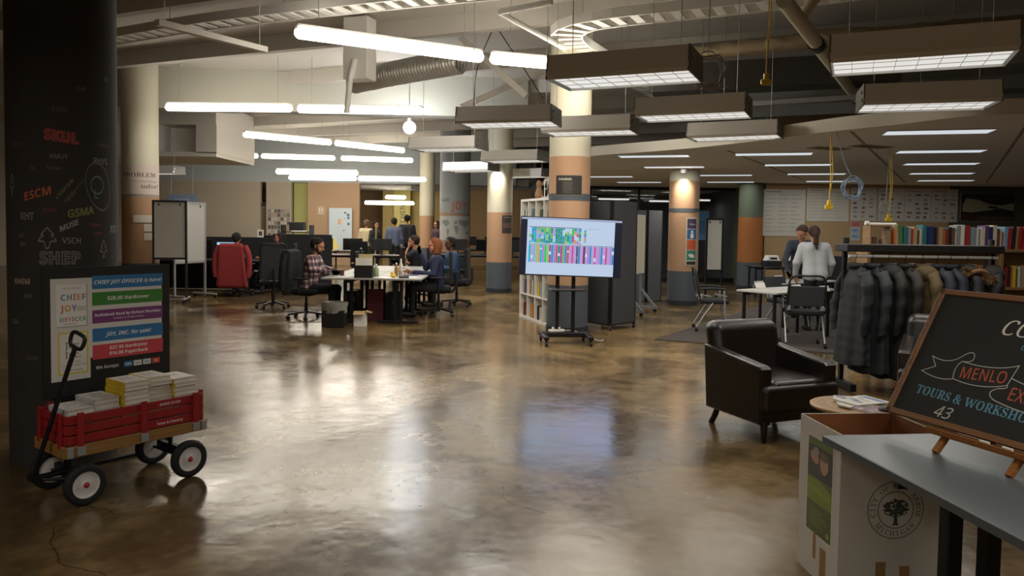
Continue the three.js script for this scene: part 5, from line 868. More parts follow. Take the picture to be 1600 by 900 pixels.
function monitor(x, y, z, turn, label, tex, w = 0.54) {
  const t = thing('computer_monitor', label, 'monitor', [x, y, z], turn), h = w * 0.6;
  mesh('casing', B(w, h, 0.03, 0, 0.12 + h / 2, 0, 0.008), mat.blackPlastic, t); mesh('stand', [B(0.05, 0.2, 0.02, 0, 0.1, -0.03), B(0.22, 0.012, 0.18, 0, 0.006, -0.02, 0.004)], mat.blackPlastic, t);
  mesh('screen', sheet(w - 0.03, h - 0.03, 0, 0.12 + h / 2, 0.0158), tex ? new THREE.MeshPhysicalMaterial({ color: 0x111111, roughness: 0.3, emissive: 0xffffff, emissiveMap: tex, emissiveIntensity: 0.8 }) : M(0x0d0e10, 0.25), t);
  if (tex) { const l = new THREE.RectAreaLight(0xc8e4f0, 0.7, w - 0.05, h - 0.05); l.position.set(0, 0.12 + h / 2, 0.03); l.rotation.y = Math.PI; t.add(l); }
}
const blueScreen = canvasTex(256, 150, (g, W, H) => { g.fillStyle = '#b4d8e6'; g.fillRect(0, 0, W, H); g.fillStyle = '#8fc0d8'; g.fillRect(0, 0, W, 20); g.fillStyle = '#d8eaf0'; for (let i = 0; i < 5; i++) g.fillRect(120, 50 + i * 14, rr(50, 100), 5); });
const greyScreen = canvasTex(128, 80, (g, W, H) => { g.fillStyle = '#8fa8a8'; g.fillRect(0, 0, W, H); g.fillStyle = '#5f7a80'; g.fillRect(0, 0, W, 10); g.fillRect(10, 20, 40, 50); });
monitor(-2.56, 0.73, -13.0, -80 * RAD, 'black monitor turned away beside the black file box'); monitor(-2.7, 0.73, -13.55, -100 * RAD, 'monitor with a lit grey green screen facing the plaid shirted man', greyScreen, 0.42);
monitor(-2.0, 0.73, -14.0, 90 * RAD, 'dark monitor on the desk behind the rubber duck'); monitor(-2.15, 0.73, -14.9, 95 * RAD, 'dark monitor in front of the man in a black shirt');
{
  const f = thing('file_box', 'black desk file box stuffed with white and cream papers', 'file box', [-2.36, 0.73, -12.25], 0.05);
  mesh('box_shell', [B(0.28, 0.2, 0.004, 0, 0.1, 0.1), B(0.28, 0.2, 0.004, 0, 0.1, -0.1), B(0.004, 0.2, 0.2, -0.14, 0.1, 0), B(0.004, 0.2, 0.2, 0.14, 0.1, 0), B(0.28, 0.004, 0.2, 0, 0.002, 0)], mat.blackPlastic, f);
  mesh('paper', B(0.26, 0.3, 0.004, 0, 0.165, 0.04), mat.paper, f); mesh('paper', B(0.1, 0.3, 0.004, 0.06, 0.16, 0.05), mat.paper, f); mesh('folder', B(0.22, 0.37, 0.006, 0.02, 0.19, -0.02), M(0xc9b78a, 0.8), f);
  const d = thing('rubber_duck', 'yellow rubber duck on the front desk', 'toy', [-1.9, 0.73, -12.3], -1.2); mesh('duck_body', blob([[0, 0.03, 0, 0.03, 0, 0.032, 0.02, 0.026], [0, 0.04, -0.03, 0.014, 0, 0.052, -0.048, 0.005], [0, 0.075, 0.022, 0.022, 0, 0.078, 0.022, 0.022]], 0.004, 0.012), mat.yellow, d); mesh('beak', L([[0, 0.018], [0.008, 0.004], [0.01, 0]], 12).rotateX(Math.PI / 2).translate(0, 0.074, 0.042), M(0xc0582a, 0.5), d);
  const bottle = (x, z, h, r, c, label, o = {}) => { const b = thing('bottle', label, 'bottle', [x, 0.73, z]); mesh('bottle_body', L([[0, 0], [r, 0], [r, h * 0.62], [r * 0.4, h * 0.8], [r * 0.4, h * 0.9], [0, h * 0.9]], 16), M(c, 0.3, o), b); mesh('cap', C(r * 0.45, h * 0.1, 0, h * 0.95, 0, { seg: 12 }), mat.white, b); };
  bottle(-1.92, -12.75, 0.22, 0.032, 0x9a7440, 'amber bottle among the clutter behind the rubber duck'); bottle(-1.86, -12.85, 0.28, 0.035, 0xcfcabb, 'white bottle among the clutter behind the rubber duck'); bottle(-2.23, -12.6, 0.2, 0.045, 0x8fa07a, 'pale green bottle between the file box and the monitor');
  const p = (x, z, a, label, w = 0.21, dd = 0.29, c = mat.paper) => { const q = tag(mesh('paper_sheets', B(w, 0.006, dd, 0, 0.003, 0), c), label, 'paper'); place(q, [x, 0.73, z], a); };
  p(-2.05, -12.25, 0.7, 'loose white sheets by the rubber duck'); p(-2.7, -12.35, 1.1, 'loose white sheets under the plaid shirted man\'s hand'); p(-1.62, -12.5, 0.4, 'white sheet at the outer edge of the rubber duck desk', 0.16, 0.22); p(-2.85, -12.6, 1.4, 'blue grey notebook on the plaid shirted man\'s desk', 0.15, 0.2, M(0x7d8794, 0.6)); p(-1.7, -12.95, 0.1, 'dark blue folder on the rubber duck desk', 0.24, 0.3, M(0x303c5c, 0.6));
  const cup = tag(mesh('brown_mug', L([[0, 0.004], [0.035, 0], [0.04, 0.095], [0.036, 0.095], [0.032, 0.01], [0, 0.01]], 20), M(0x5a3a34, 0.5)), 'small brown mug in front of the plaid shirted man', 'mug'); cup.position.set(-2.78, 0.73, -12.55);
  const pen = thing('pen_tray', 'dark tray of red and black pens beside the rubber duck', 'tray', [-1.73, 0.73, -12.28], 0.2); mesh('tray_body', B(0.16, 0.03, 0.09, 0, 0.015, 0, 0.008), M(0x2d2624, 0.5), pen); for (let i = 0; i < 5; i++) mesh('pen', bar([-0.06 + i * 0.03, 0.03, 0], [-0.07 + i * 0.035 + rr(-0.02, 0.02), 0.11, rr(-0.03, 0.03)], 0.005, 8), i % 2 ? mat.red : mat.blackPlastic, pen);
  const w = thing('waste_bin', 'black waste bin with a clear liner under the front desk', 'bin', [-2.72, 0, -11.78]); mesh('bin_body', X([[-0.16, -0.12], [0.16, -0.12], [0.16, 0.12], [-0.16, 0.12]], 0.24, 0.01).rotateX(-Math.PI / 2).translate(0, 0.012, 0), mat.blackPlastic, w);
  const lg = new THREE.CylinderGeometry(0.2, 0.185, 0.17, 24, 4, true).scale(1, 1, 0.78), q = lg.attributes.position; for (let i = 0; i < q.count; i++) q.setXYZ(i, q.getX(i) * (1 + 0.07 * Math.sin(i * 2.3)), q.getY(i), q.getZ(i) * (1 + 0.07 * Math.cos(i * 1.7))); lg.computeVertexNormals(); mesh('liner', lg.translate(0, 0.3, 0), M(0x9a978f, 0.3, { transmission: 0.35, thickness: 0 }), w, 'cloudy plastic liner');
  const b2 = thing('small_carton', 'small white carton with open flaps under the front desk', 'box', [-2.35, 0, -11.93]); mesh('carton_body', B(0.18, 0.2, 0.16, 0, 0.1, 0), mat.paper, b2); mesh('flap', [rot(B(0.18, 0.004, 0.1), 0.5).translate(0, 0.21, 0.1), rot(B(0.1, 0.004, 0.16), 0, 0, -0.3).translate(0.13, 0.22, 0)], M(0xa58a66, 0.8), b2);
  const rd = thing('crate_stack', 'dark red crate standing under the desks', 'crate', [-2.25, 0, -12.75]); mesh('crate_body', B(0.26, 0.5, 0.26, 0, 0.25, 0, 0.01), M(0x5a2229, 0.6), rd); mesh('crate_rib', [0.12, 0.25, 0.38].map((y) => B(0.27, 0.02, 0.27, 0, y, 0)), M(0x6b2a30, 0.6), rd);
  const pc = (x, z, label) => { const c = thing('computer_tower', label, 'computer', [x, 0, z]); mesh('case', B(0.2, 0.44, 0.42, 0, 0.22, 0, 0.008), mat.blackPlastic, c); mesh('badge', B(0.03, 0.08, 0.003, 0.05, 0.3, 0.2115), mat.silver, c); };
  pc(-2.0, -12.9, 'black computer tower under the rubber duck desk'); pc(-2.75, -13.3, 'black computer tower under the plaid shirted man\'s desk');
}
// the desks of the man with the red coat behind him
desk('long dark desk with a bright monitor in front of the red coat', -7.0, -17.5, 2.9, 0.75, 0, { four: true, top: M(0x3d3b3a, 0.5) });
monitor(-6.55, 0.73, -17.62, 4 * RAD, 'monitor with a bright pale blue screen', blueScreen, 0.46); monitor(-7.15, 0.73, -17.62, 10 * RAD, 'dark monitor beside the bright pale blue one');
one('desk_divider', 'low black divider panel behind the bright monitor', 'divider', [B(3.0, 1.22, 0.05, -6.9, 0.62, -18.0, 0.01), B(1.4, 1.3, 0.05, -5.0, 0.66, -18.3, 0.01)], M(0x1f1f21, 0.9));
{ const bt = (x, z, h, c, label) => { const b = thing('drink_bottle', label, 'bottle', [x, 0.73, z]); mesh('bottle_body', L([[0, 0], [0.035, 0], [0.035, h * 0.7], [0.018, h * 0.88], [0.018, h], [0, h]], 16), M(c, 0.35), b); mesh('cap', C(0.02, 0.025, 0, h + 0.012, 0, { seg: 12 }), mat.blackPlastic, b); };
  bt(-6.95, -17.3, 0.24, 0x8a2626, 'red drink bottle on the dark desk'); bt(-7.3, -17.35, 0.2, 0x8d9290, 'clear grey bottle on the dark desk');
  const p = tag(mesh('tissue_heap', blob([[0, 0.03, 0, 0.04, 0.05, 0.04, 0.02, 0.03], [-0.05, 0.03, 0.02, 0.035, -0.02, 0.05, 0, 0.03]], 0.008, 0.02), mat.paper), 'crumpled white paper on the dark desk', 'paper'); p.position.set(-7.1, 0.73, -17.25);
  const fr = (x, label) => { const f = thing('photo_frame', label, 'frame', [x, 1.23, -18.0]); mesh('frame', B(0.14, 0.18, 0.02, 0, 0.09, 0, 0.003), mat.white, f); mesh('picture', sheet(0.08, 0.1, 0, 0.09, 0.0105), M(0x4a4846, 0.6), f); };
  fr(-5.9, 'small white picture frame standing on the black divider'); }
// whiteboards on wheels by the notes column
function wheelBoard(label, x, z, turn, w, h, y0, m, cast) {
  const t = thing('mobile_whiteboard', label, 'whiteboard', [x, 0, z], turn);
  mesh('board', B(w, h, 0.03, 0, y0 + h / 2, 0, 0.004), m, t);
  mesh('frame', [B(w + 0.05, 0.04, 0.045, 0, y0 + h + 0.005, 0), B(w + 0.05, 0.04, 0.045, 0, y0, 0), B(0.04, h, 0.045, -w / 2 - 0.005, y0 + h / 2, 0), B(0.04, h, 0.045, w / 2 + 0.005, y0 + h / 2, 0)], cast, t);
  for (const s of [-1, 1]) { mesh('upright', B(0.04, y0 + 0.02, 0.04, s * (w / 2 + 0.005), y0 / 2 + 0.04, 0), cast, t); mesh('foot', B(0.05, 0.035, 0.62, s * (w / 2 + 0.005), 0.085, 0, 0.008), mat.silver, t); for (const zz of [-0.27, 0.27]) mesh('caster', [C(0.034, 0.025, s * (w / 2 + 0.005), 0.034, zz, { axis: 'x' }), B(0.02, 0.04, 0.03, s * (w / 2 + 0.005), 0.055, zz)], mat.blackPlastic, t); }
  mesh('clip', [B(0.02, 0.05, 0.01, -w / 3, y0 + h - 0.06, 0.02), B(0.02, 0.05, 0.01, w / 3, y0 + h - 0.06, 0.02)], mat.blackPlastic, t);
}
wheelBoard('whiteboard in a dark frame on wheels beside the notes column', -6.62, -14.85, 12 * RAD, 0.58, 1.1, 0.86, M(0xc6c3bb, 0.4), mat.darkGrey);
wheelBoard('pale grey pin board on wheels behind the dark framed whiteboard', -6.55, -15.6, 68 * RAD, 0.8, 1.2, 0.75, M(0xaeaca6, 0.7), mat.silver);
wheelBoard('flip chart board with a written sheet by the meeting room glass', 4.55, -17.3, 8 * RAD, 0.36, 1.15, 0.65, M(0xc9c6bf, 0.6), mat.blackMetal);

// far desks with dark monitors
{
  const spots = [[-4.4, -21.2, 'dark desk row below the bright tube lights'], [-0.8, -22.5, 'dark desk beside the wide grey column'], [-0.75, -27.6, 'dark desk row beyond the pale column'], [-6.8, -24.0, 'dark desk row before the lime green wall']];
  spots.forEach(([x, z, l], i) => { desk(l, x, z, 2.6, 0.8, 0, { four: true, top: M(0x4a4744, 0.5) }); for (let k = -1; k <= 1; k++) monitor(x + k * 0.8, 0.73, z, rr(-0.4, 0.4) + (k === 0 ? 0 : 3.1), ['outer dark monitor on ', 'middle dark monitor on ', 'dark monitor nearest the aisle on '][k + 1].replace('nearest', 'toward') + ['the desk row below the tube lights', 'the desk beside the grey column', 'the desk row beyond the pale column', 'the desk row before the lime wall'][i]); const c = copy(tc, [x + 0.4, 0, z + 0.75], 170 * RAD, 'black office chair at the ' + ['desk row below the tube lights', 'desk beside the grey column', 'desk row beyond the pale column', 'desk row before the lime wall'][i]); });
}
{ // black shelf unit with printers by the lime wall
  const t = thing('equipment_rack', 'dark open rack with white paper trays by the lime green wall', 'rack', [-7.6, 0, -27.2]);
  mesh('rack_frame', [B(0.04, 1.5, 0.5, -0.5, 0.75, 0), B(0.04, 1.5, 0.5, 0.5, 0.75, 0), B(1, 0.03, 0.5, 0, 0.3, 0), B(1, 0.03, 0.5, 0, 0.8, 0), B(1, 0.03, 0.5, 0, 1.25, 0)], mat.blackMetal, t); mesh('tray', [B(0.5, 0.03, 0.4, 0.1, 1.285, 0), B(0.6, 0.04, 0.4, 0, 0.845, 0)], mat.white, t); mesh('printer_body', B(0.5, 0.3, 0.4, 0, 1.45, 0, 0.02), mat.blackPlastic, t);
}
// ---------------------------------------------------------------- meeting tables and chairs on the carpet
const mt = Math.atan2(-0.6, 0.8);
desk('pale meeting table with folded name cards on the carpet', 4.02, -11.17, 1.5, 0.66, -mt * 0.0 + 36.9 * RAD * 1, { four: true, top: M(0xa9a8a2, 0.45) });
desk('pale meeting table where the woman in a light shirt stands', 4.85, -13.0, 1.6, 0.6, 36.9 * RAD, { four: true, top: M(0x9a9a96, 0.45) });
{ const card = (x, z, a, label) => { const c = thing('name_card', label, 'card', [x, 0.731, z], a); for (const s of [-1, 1]) mesh('card_face', rot(B(0.2, 0.085, 0.002), s * -0.45).translate(0, 0.04, s * 0.019), mat.white, c); };
  card(3.66, -11.33, 0.5, 'folded white name card at the outer end of the pale table'); card(4.08, -11.0, 0.6, 'folded white name card behind the black nesting chair'); card(4.42, -10.85, 0.6, 'folded white name card by the hanging black coats');
  card(4.55, -13.1, 0.6, 'folded white name card before the woman in a light shirt'); }
function nestChair(label) {
  const t = thing('nesting_chair', label, 'chair', [0, 0, 0]);
  mesh('seat', B(0.48, 0.06, 0.45, 0, 0.46, 0.02, 0.025, 3), mat.fabric, t);
  const bk = new RoundedBoxGeometry(0.46, 0.28, 0.03, 6, 0.012), p = bk.attributes.position; for (let i = 0; i < p.count; i++) { const x = p.getX(i), y = p.getY(i); p.setZ(i, p.getZ(i) + 0.6 * x * x - 0.2 * (y + 0.2)); } bk.computeVertexNormals();
  mesh('backrest', bk.translate(0, 0.69, -0.21), mat.mesh, t);
  mesh('back_frame', T([[-0.24, 0.5, -0.19], [-0.24, 0.75, -0.25], [-0.2, 0.95, -0.28], [0, 0.97, -0.31], [0.2, 0.95, -0.28], [0.24, 0.75, -0.25], [0.24, 0.5, -0.19]], 0.014, 40, 8), mat.blackPlastic, t);
  for (const s of [-1, 1]) {
    mesh('leg', T([[s * 0.27, 0.66, 0.16], [s * 0.27, 0.45, 0.17], [s * 0.26, 0.2, 0.2], [s * 0.255, 0.065, 0.23]], 0.013, 20, 8), mat.silver, t); mesh('leg', T([[s * 0.24, 0.44, 0.0], [s * 0.245, 0.25, -0.13], [s * 0.25, 0.065, -0.24]], 0.013, 20, 8), mat.silver, t);
    mesh('armrest', T([[s * 0.27, 0.66, 0.18], [s * 0.27, 0.67, 0.0], [s * 0.26, 0.66, -0.2]], 0.018, 20, 8), mat.blackPlastic, t); mesh('hinge', B(0.05, 0.07, 0.05, s * 0.22, 0.53, -0.19, 0.01), mat.silver, t);
    for (const z of [0.23, -0.24]) mesh('caster', [C(0.028, 0.035, s * 0.255, 0.028, z, { axis: 'x' }), bar([s * 0.255, 0.03, z], [s * 0.255, 0.07, z], 0.01)], mat.blackPlastic, t);
  }
  return t;
}
const nc = nestChair('black nesting chair with silver legs pushed up to the name card table'); place(nc, [4.0, 0.012, -10.5], 170 * RAD);
copy(nc, [3.12, 0.012, -11.95], 82 * RAD, 'black nesting chair standing sideways at the table end by the tan column');
copy(nc, [4.35, 0.012, -12.1], 30 * RAD, 'grey backed nesting chair between the two meeting tables'); copy(nc, [4.6, 0.012, -9.85], 160 * RAD, 'black nesting chair behind the hanging puffer coat');
{ // printers on a black table by the tan wall
  desk('black equipment table against the tan wall', 6.55, -18.1, 1.9, 0.65, 0, { four: true, top: mat.blackPlastic });
  for (const [x, l] of [[6.12, 'small white and black printer on the black table by the orange column'], [6.72, 'small white and black printer on the black table behind the bending man']]) { const p = thing('desktop_printer', l, 'printer', [x, 0.73, -18.1]); mesh('printer_base', B(0.4, 0.13, 0.34, 0, 0.065, 0, 0.02), mat.blackPlastic, p); mesh('printer_lid', X([[-0.15, 0], [0.15, 0], [0.1, 0.1], [-0.1, 0.1]], 0.26, 0.012).translate(0, 0.14, -0.13), mat.white, p); mesh('feed_slot', B(0.16, 0.045, 0.012, 0, 0.185, 0.14), mat.blackPlastic, p); }
  const bx = (x, y, z, w, h, c, l) => one('supply_box', l, 'box', B(w, h, 0.25, x, y + h / 2, z, 0.006), M(c, 0.7));
  bx(6.25, 0, -18.1, 0.3, 0.35, 0x9fb0b8, 'pale blue supply box under the black equipment table'); bx(6.7, 0, -18.1, 0.34, 0.3, 0x3c3a3a, 'dark supply box under the black equipment table');
  const st = thing('office_chair', 'black office chair behind the woman in the light shirt', 'chair', [0, 0, 0]); scene.remove(st); copy(tc, [5.8, 0, -14.2], -60 * RAD, 'black office chair beyond the woman in the light shirt');
}
// ---------------------------------------------------------------- who is in the room
person('woman in a light grey shirt with a long ponytail seen from behind', [4.78, 0.012, -12.1], 172 * RAD, { scale: 0.95, lean: 0.22, hair: 'tail', hairColor: 0x3a2a20, shirt: 0xb3b6b9, pants: 0x16161a, loose: 0.018, nod: 0.3, armL: [[-0.27, 1.12, 0.04], [-0.26, 0.92, 0.16]], armR: [[0.28, 1.12, 0.06], [0.27, 0.9, 0.18]], cell: 0.014 });
person('man in a dark slate sweater bending over the far meeting table', [5.22, 0.012, -13.85], -20 * RAD, { lean: 0.5, hair: 'short', hairColor: 0x4a3a30, shirt: 0x353a44, nod: 0.4, look: -0.5, armL: [[-0.27, 1.05, 0.38], [-0.22, 0.84, 0.5]], armR: [[0.26, 1.05, 0.4], [0.2, 0.84, 0.52]] });
const sitAt = (x, z, dy = 0) => [x, dy, z];
person('bearded man in a plaid shirt working at the white desk', sitAt(-3.34, -12.7), 84 * RAD, { sit: 1, lean: 0.18, plaid: 1, hair: 'beard', hairColor: 0x241b18, nod: 0.25, armL: [[-0.25, 0.84, 0.12], [-0.15, 0.79, 0.4]], armR: [[0.25, 0.84, 0.12], [0.12, 0.79, 0.42]], pants: 0x1a1b1f });
person('person with auburn hair in a blue cardigan raising a hand', sitAt(-1.32, -13.4), -80 * RAD, { sit: 1, hair: 'bob', hairColor: 0x7a4526, shirt: 0x23294a, lean: 0.05, armL: [[-0.27, 0.82, 0.16], [-0.24, 1.06, 0.26]] });
person('man in a bright blue shirt leaning at the second desk', sitAt(-1.16, -15.1), -70 * RAD, { sit: 1, hair: 'short', hairColor: 0x16110f, skin: mat.skinDark, shirt: 0x2b4564, lean: 0.1, look: 0.3 });
person('man in a black shirt resting his chin on his hand', sitAt(-2.05, -16.3), -90 * RAD, { sit: 1, hair: 'short', hairColor: 0x2a201a, shirt: 0x202326, lean: 0.06, bare: 1, armR: [[0.22, 0.85, 0.24], [0.06, 1.06, 0.16]] });
person('man in a grey tee shirt facing the bright monitor', sitAt(-5.98, -16.6), 186 * RAD, { sit: 1, hair: 'short', hairColor: 0x1e1815, shirt: 0x6d7274, lean: 0.12, bare: 1 });
person('person in a checked shirt with long dark hair at the black divider', sitAt(-5.18, -17.25), -75 * RAD, { sit: 1, hair: 'bob', hairColor: 0x221a18, plaid: 1, lean: 0.05 });
person('person in a cream shirt standing at the far yellow room', [-4.75, 0, -24.9], 165 * RAD, { shirt: 0xc9bd98, pants: 0x4a4338, hair: 'short', hairColor: 0x6b5a48, lean: 0.1, cell: 0.024, scale: 0.98 });
person('person in black with dark hair standing near the tall yellow pole', [-4.35, 0, -24.4], 60 * RAD, { shirt: 0x2c2b2e, hair: 'bob', hairColor: 0x1c1816, cell: 0.024, scale: 0.95 });
person('man in a blue grey shirt standing with his back turned by the far desks', [-3.72, 0, -24.2], 175 * RAD, { shirt: 0x5d6780, hair: 'short', hairColor: 0x2a221e, cell: 0.024, scale: 1.02 });
person('tall man in dark clothes beside the blue grey shirt', [-3.42, 0, -24.9], 200 * RAD, { shirt: 0x33333c, hair: 'short', hairColor: 0x1d1817, cell: 0.024, scale: 1.08 });
person('person in a plum top walking past the world map column', [-2.62, 0, -26.6], -40 * RAD, { shirt: 0x47303a, pants: 0x2a2326, hair: 'bob', hairColor: 0x221a18, cell: 0.024, scale: 0.98 });
one('yellow_pole', 'tall thin pale yellow pole standing among the far desks', 'pole', [bar([-4.05, 0.05, -22.6], [-4.0, 1.55, -22.6], 0.02, 8), C(0.12, 0.05, -4.05, 0.025, -22.6)], M(0xc0b478, 0.6));

// ---------------------------------------------------------------- posters and sheets
function poster(label, w, h, x, y, z, turn, tex, cat = 'poster') { const t = thing('wall_poster', label, cat, [x, y, z], turn); mesh('sheet', B(w, h, 0.006, 0, 0, 0), mat.paper, t); mesh('print', sheet(w - 0.004, h - 0.004, 0, 0, 0.0036), printMat(tex, 0.6), t); return t; }
const textSheet = (seed0, rows, cols, title) => canvasTex(512, 600, (g, W, H) => { g.fillStyle = '#b9b3a9'; g.fillRect(0, 0, W, H); g.fillStyle = '#8b857b'; g.fillRect(20, 20, 200, 16); for (let r = 0; r < rows; r++) for (let c = 0; c < cols; c++) { const x = 20 + (c * (W - 40)) / cols, y = 60 + (r * (H - 80)) / rows; g.fillStyle = '#8f8980'; g.fillRect(x, y, rr(60, (W - 60) / cols), 5); g.fillRect(x, y + 11, rr(40, (W - 60) / cols), 4); } });
const logoSheet = () => canvasTex(256, 330, (g, W, H) => { g.fillStyle = '#b4aea5'; g.fillRect(0, 0, W, H); g.fillStyle = '#8b857b'; g.fillRect(16, 20, 130, 10); for (let r = 0; r < 6; r++) for (let c = 0; c < 3; c++) if (rnd() < 0.85) { const x = 20 + c * 80 + rr(0, 10), y = 55 + r * 44; g.fillStyle = pick(['#6b6660', '#4d4a4c', '#7d5a52', '#5a6478', '#8f8a82']); if (rnd() < 0.5) g.fillRect(x, y, rr(26, 52), rr(8, 24)); else { g.beginPath(); g.ellipse(x + 22, y + 12, rr(12, 24), rr(8, 14), 0, 0, 6.3); g.fill(); } } });
poster('tall white sheet of written rows on the tan wall behind the woman', 1.09, 1.22, 7.12, 2.03, -20.19, 0, textSheet(1, 10, 3)); poster('wide white sheet of written rows above the office chair', 1.1, 0.85, 8.26, 2.25, -20.19, 0, textSheet(2, 9, 3));
[[9.2, 'sheet of small emblems beside the wide written sheet'], [9.92, 'sheet of small emblems above the yellow socket cord'], [10.62, 'sheet of small emblems above the wooden display frame'], [11.32, 'sheet of small emblems next to the dark werewolf poster']].forEach(([x, l], i) => poster(l.replace('dark werewolf poster', 'dark pictorial poster'), 0.68, 0.86, x, 2.28, -20.19, 0, logoSheet()));
poster('dark pictorial poster with pale blotches on the dark wall', 1.42, 0.72, 12.45, 2.25, -20.19, 0, canvasTex(600, 304, (g, W, H) => { g.fillStyle = '#1f1e1c'; g.fillRect(0, 0, W, H); g.fillStyle = '#8f8a72'; g.beginPath(); g.moveTo(20, 130); g.lineTo(60, 50); g.lineTo(200, 70); g.lineTo(300, 110); g.lineTo(430, 130); g.lineTo(590, 100); g.lineTo(590, 190); g.lineTo(450, 160); g.lineTo(330, 180); g.lineTo(120, 210); g.lineTo(20, 200); g.fill(); g.fillStyle = '#1f1e1c'; g.beginPath(); g.ellipse(360, 150, 60, 14, 0.1, 0, 6.3); g.fill(); g.fillStyle = '#31211f'; g.fillRect(0, 235, W, 69); g.fillStyle = '#6b6658'; g.font = 'bold 34px serif'; g.fillText('A UNMAKED INSTANT', 200, 282); }));
poster('small red and blue notice under the emblem sheets', 0.24, 0.5, 9.0, 1.58, -20.19, 0, canvasTex(128, 256, (g, W, H) => { g.fillStyle = '#b4aea5'; g.fillRect(0, 0, W, H); g.fillStyle = '#a8605c'; g.fillRect(0, 0, W, 70); g.fillStyle = '#7f98b4'; g.fillRect(10, 90, W - 20, 60); g.fillRect(10, 170, W - 20, 60); g.fillStyle = '#3f5578'; g.fillRect(30, 115, 60, 8); g.fillRect(30, 195, 60, 8); }));
poster('white poster board with blue squares and yellow patches leaning on the tan office wall', 0.86, 1.6, -6.48, 1.35, -28.95, 0, canvasTex(256, 470, (g, W, H) => { g.fillStyle = '#b9c6cc'; g.fillRect(0, 0, W, H); for (let i = 0; i < 12; i++) { g.fillStyle = 'rgba(150,166,178,.5)'; g.fillRect(i * 22, 0, 8, H); } for (const [x, y, s] of [[170, 40, 22], [200, 60, 30], [205, 95, 26], [205, 160, 28], [160, 240, 14], [165, 440, 20], [180, 410, 12], [170, 110, 10]]) { g.fillStyle = '#4f6478'; g.fillRect(x, y, s, s); } g.fillStyle = '#d8c878'; g.beginPath(); g.moveTo(0, 340); g.lineTo(60, 330); g.lineTo(120, 440); g.lineTo(60, 470); g.lineTo(0, 460); g.fill(); g.fillStyle = '#cfa07a'; g.fillRect(100, 120, 40, 60); }));
poster('panel of small photographs on the far office wall', 0.85, 1.1, -8.84, 1.55, -29.08, 0, canvasTex(256, 330, (g, W, H) => { g.fillStyle = '#8b857b'; g.fillRect(0, 0, W, H); for (let i = 0; i < 7; i++) for (let j = 0; j < 7; j++) { g.fillStyle = pick(['#5a5550', '#77706a', '#a39c92', '#4a4644', '#928070']); g.fillRect(6 + i * 36, 8 + j * 46, 30, 38); } }));
poster('restroom sign with two figures on the tan office wall', 0.28, 0.3, -7.25, 2.05, -29.08, 0, canvasTex(128, 140, (g, W, H) => { g.fillStyle = '#a89478'; g.fillRect(0, 0, W, H); g.fillStyle = '#d6cfc2'; g.strokeStyle = '#d6cfc2'; g.lineWidth = 4; for (const x of [42, 86]) { g.beginPath(); g.arc(x, 28, 10, 0, 6.3); g.fill(); g.fillRect(x - 9, 42, 18, 40); g.fillRect(x - 8, 80, 6, 22); g.fillRect(x + 2, 80, 6, 22); } g.fillRect(18, 118, 92, 6); }), 'sign');
function wrapSheet(label, cx, cz, r, y, h, a0, arc, tex, cat = 'poster') { const g = new THREE.CylinderGeometry(r, r, h, 24, 1, true, a0 - arc / 2, arc), t = mesh('column_poster', g, printMat(tex, 0.65, { side: THREE.DoubleSide })); tag(t, label, cat); t.position.set(cx, y, cz); return t; }
wrapSheet('black schedule sheet on the peach column above the big screen', 0.85, -11.62, 0.318, 2.2, 0.3, -6 * RAD, 75 * RAD, canvasTex(320, 230, (g, W, H) => { g.fillStyle = '#26221f'; g.fillRect(0, 0, W, H); g.strokeStyle = '#9a8f7e'; g.lineWidth = 4; g.strokeRect(3, 3, W - 6, H - 6); g.fillStyle = '#cfc7b6'; g.font = 'bold 36px sans-serif'; g.fillText('Schedule', 36, 58); g.fillStyle = '#6b645a'; for (let i = 0; i < 8; i++) g.fillRect(90, 80 + i * 16, rr(80, 130), 4); }));
wrapSheet('column poster in purple blue orange and green squares', 3.56, -16.0, 0.316, 1.32, 0.98, -4 * RAD + 25 * RAD, 48 * RAD, canvasTex(200, 640, (g, W, H) => { g.fillStyle = '#b9b1a2'; g.fillRect(0, 0, W, H); const c = ['#3d3350', '#2f5a8c', '#b8532c', '#357a68']; c.forEach((k, i) => { g.fillStyle = k; g.fillRect(16, 16 + i * 140, W - 32, 132); }); g.fillStyle = '#d6d2ca'; g.font = 'italic 34px serif'; g.fillText('Values', 50, 100); g.beginPath(); g.arc(100, 190, 20, 0, 6.3); g.fill(); g.fillRect(72, 214, 56, 60); g.beginPath(); g.ellipse(100, 510, 56, 26, 0.2, 0, 6.3); g.fill(); g.fillStyle = '#2a2624'; g.fillRect(16, 585, W - 32, 45); }));
wrapSheet('small dark poster on the pale and peach column', -0.31, -18.35, 0.306, 1.62, 0.42, 42 * RAD, 60 * RAD, canvasTex(128, 170, (g, W, H) => { g.fillStyle = '#3c3936'; g.fillRect(0, 0, W, H); g.fillStyle = '#6b5348'; g.fillRect(10, 70, W - 20, 50); g.fillStyle = '#8a8478'; g.fillRect(14, 16, 80, 8); }));
const blob0 = (g, pts) => { g.beginPath(); pts.forEach(([x, y], i) => (i ? g.lineTo(x, y) : g.moveTo(x, y))); g.fill(); };
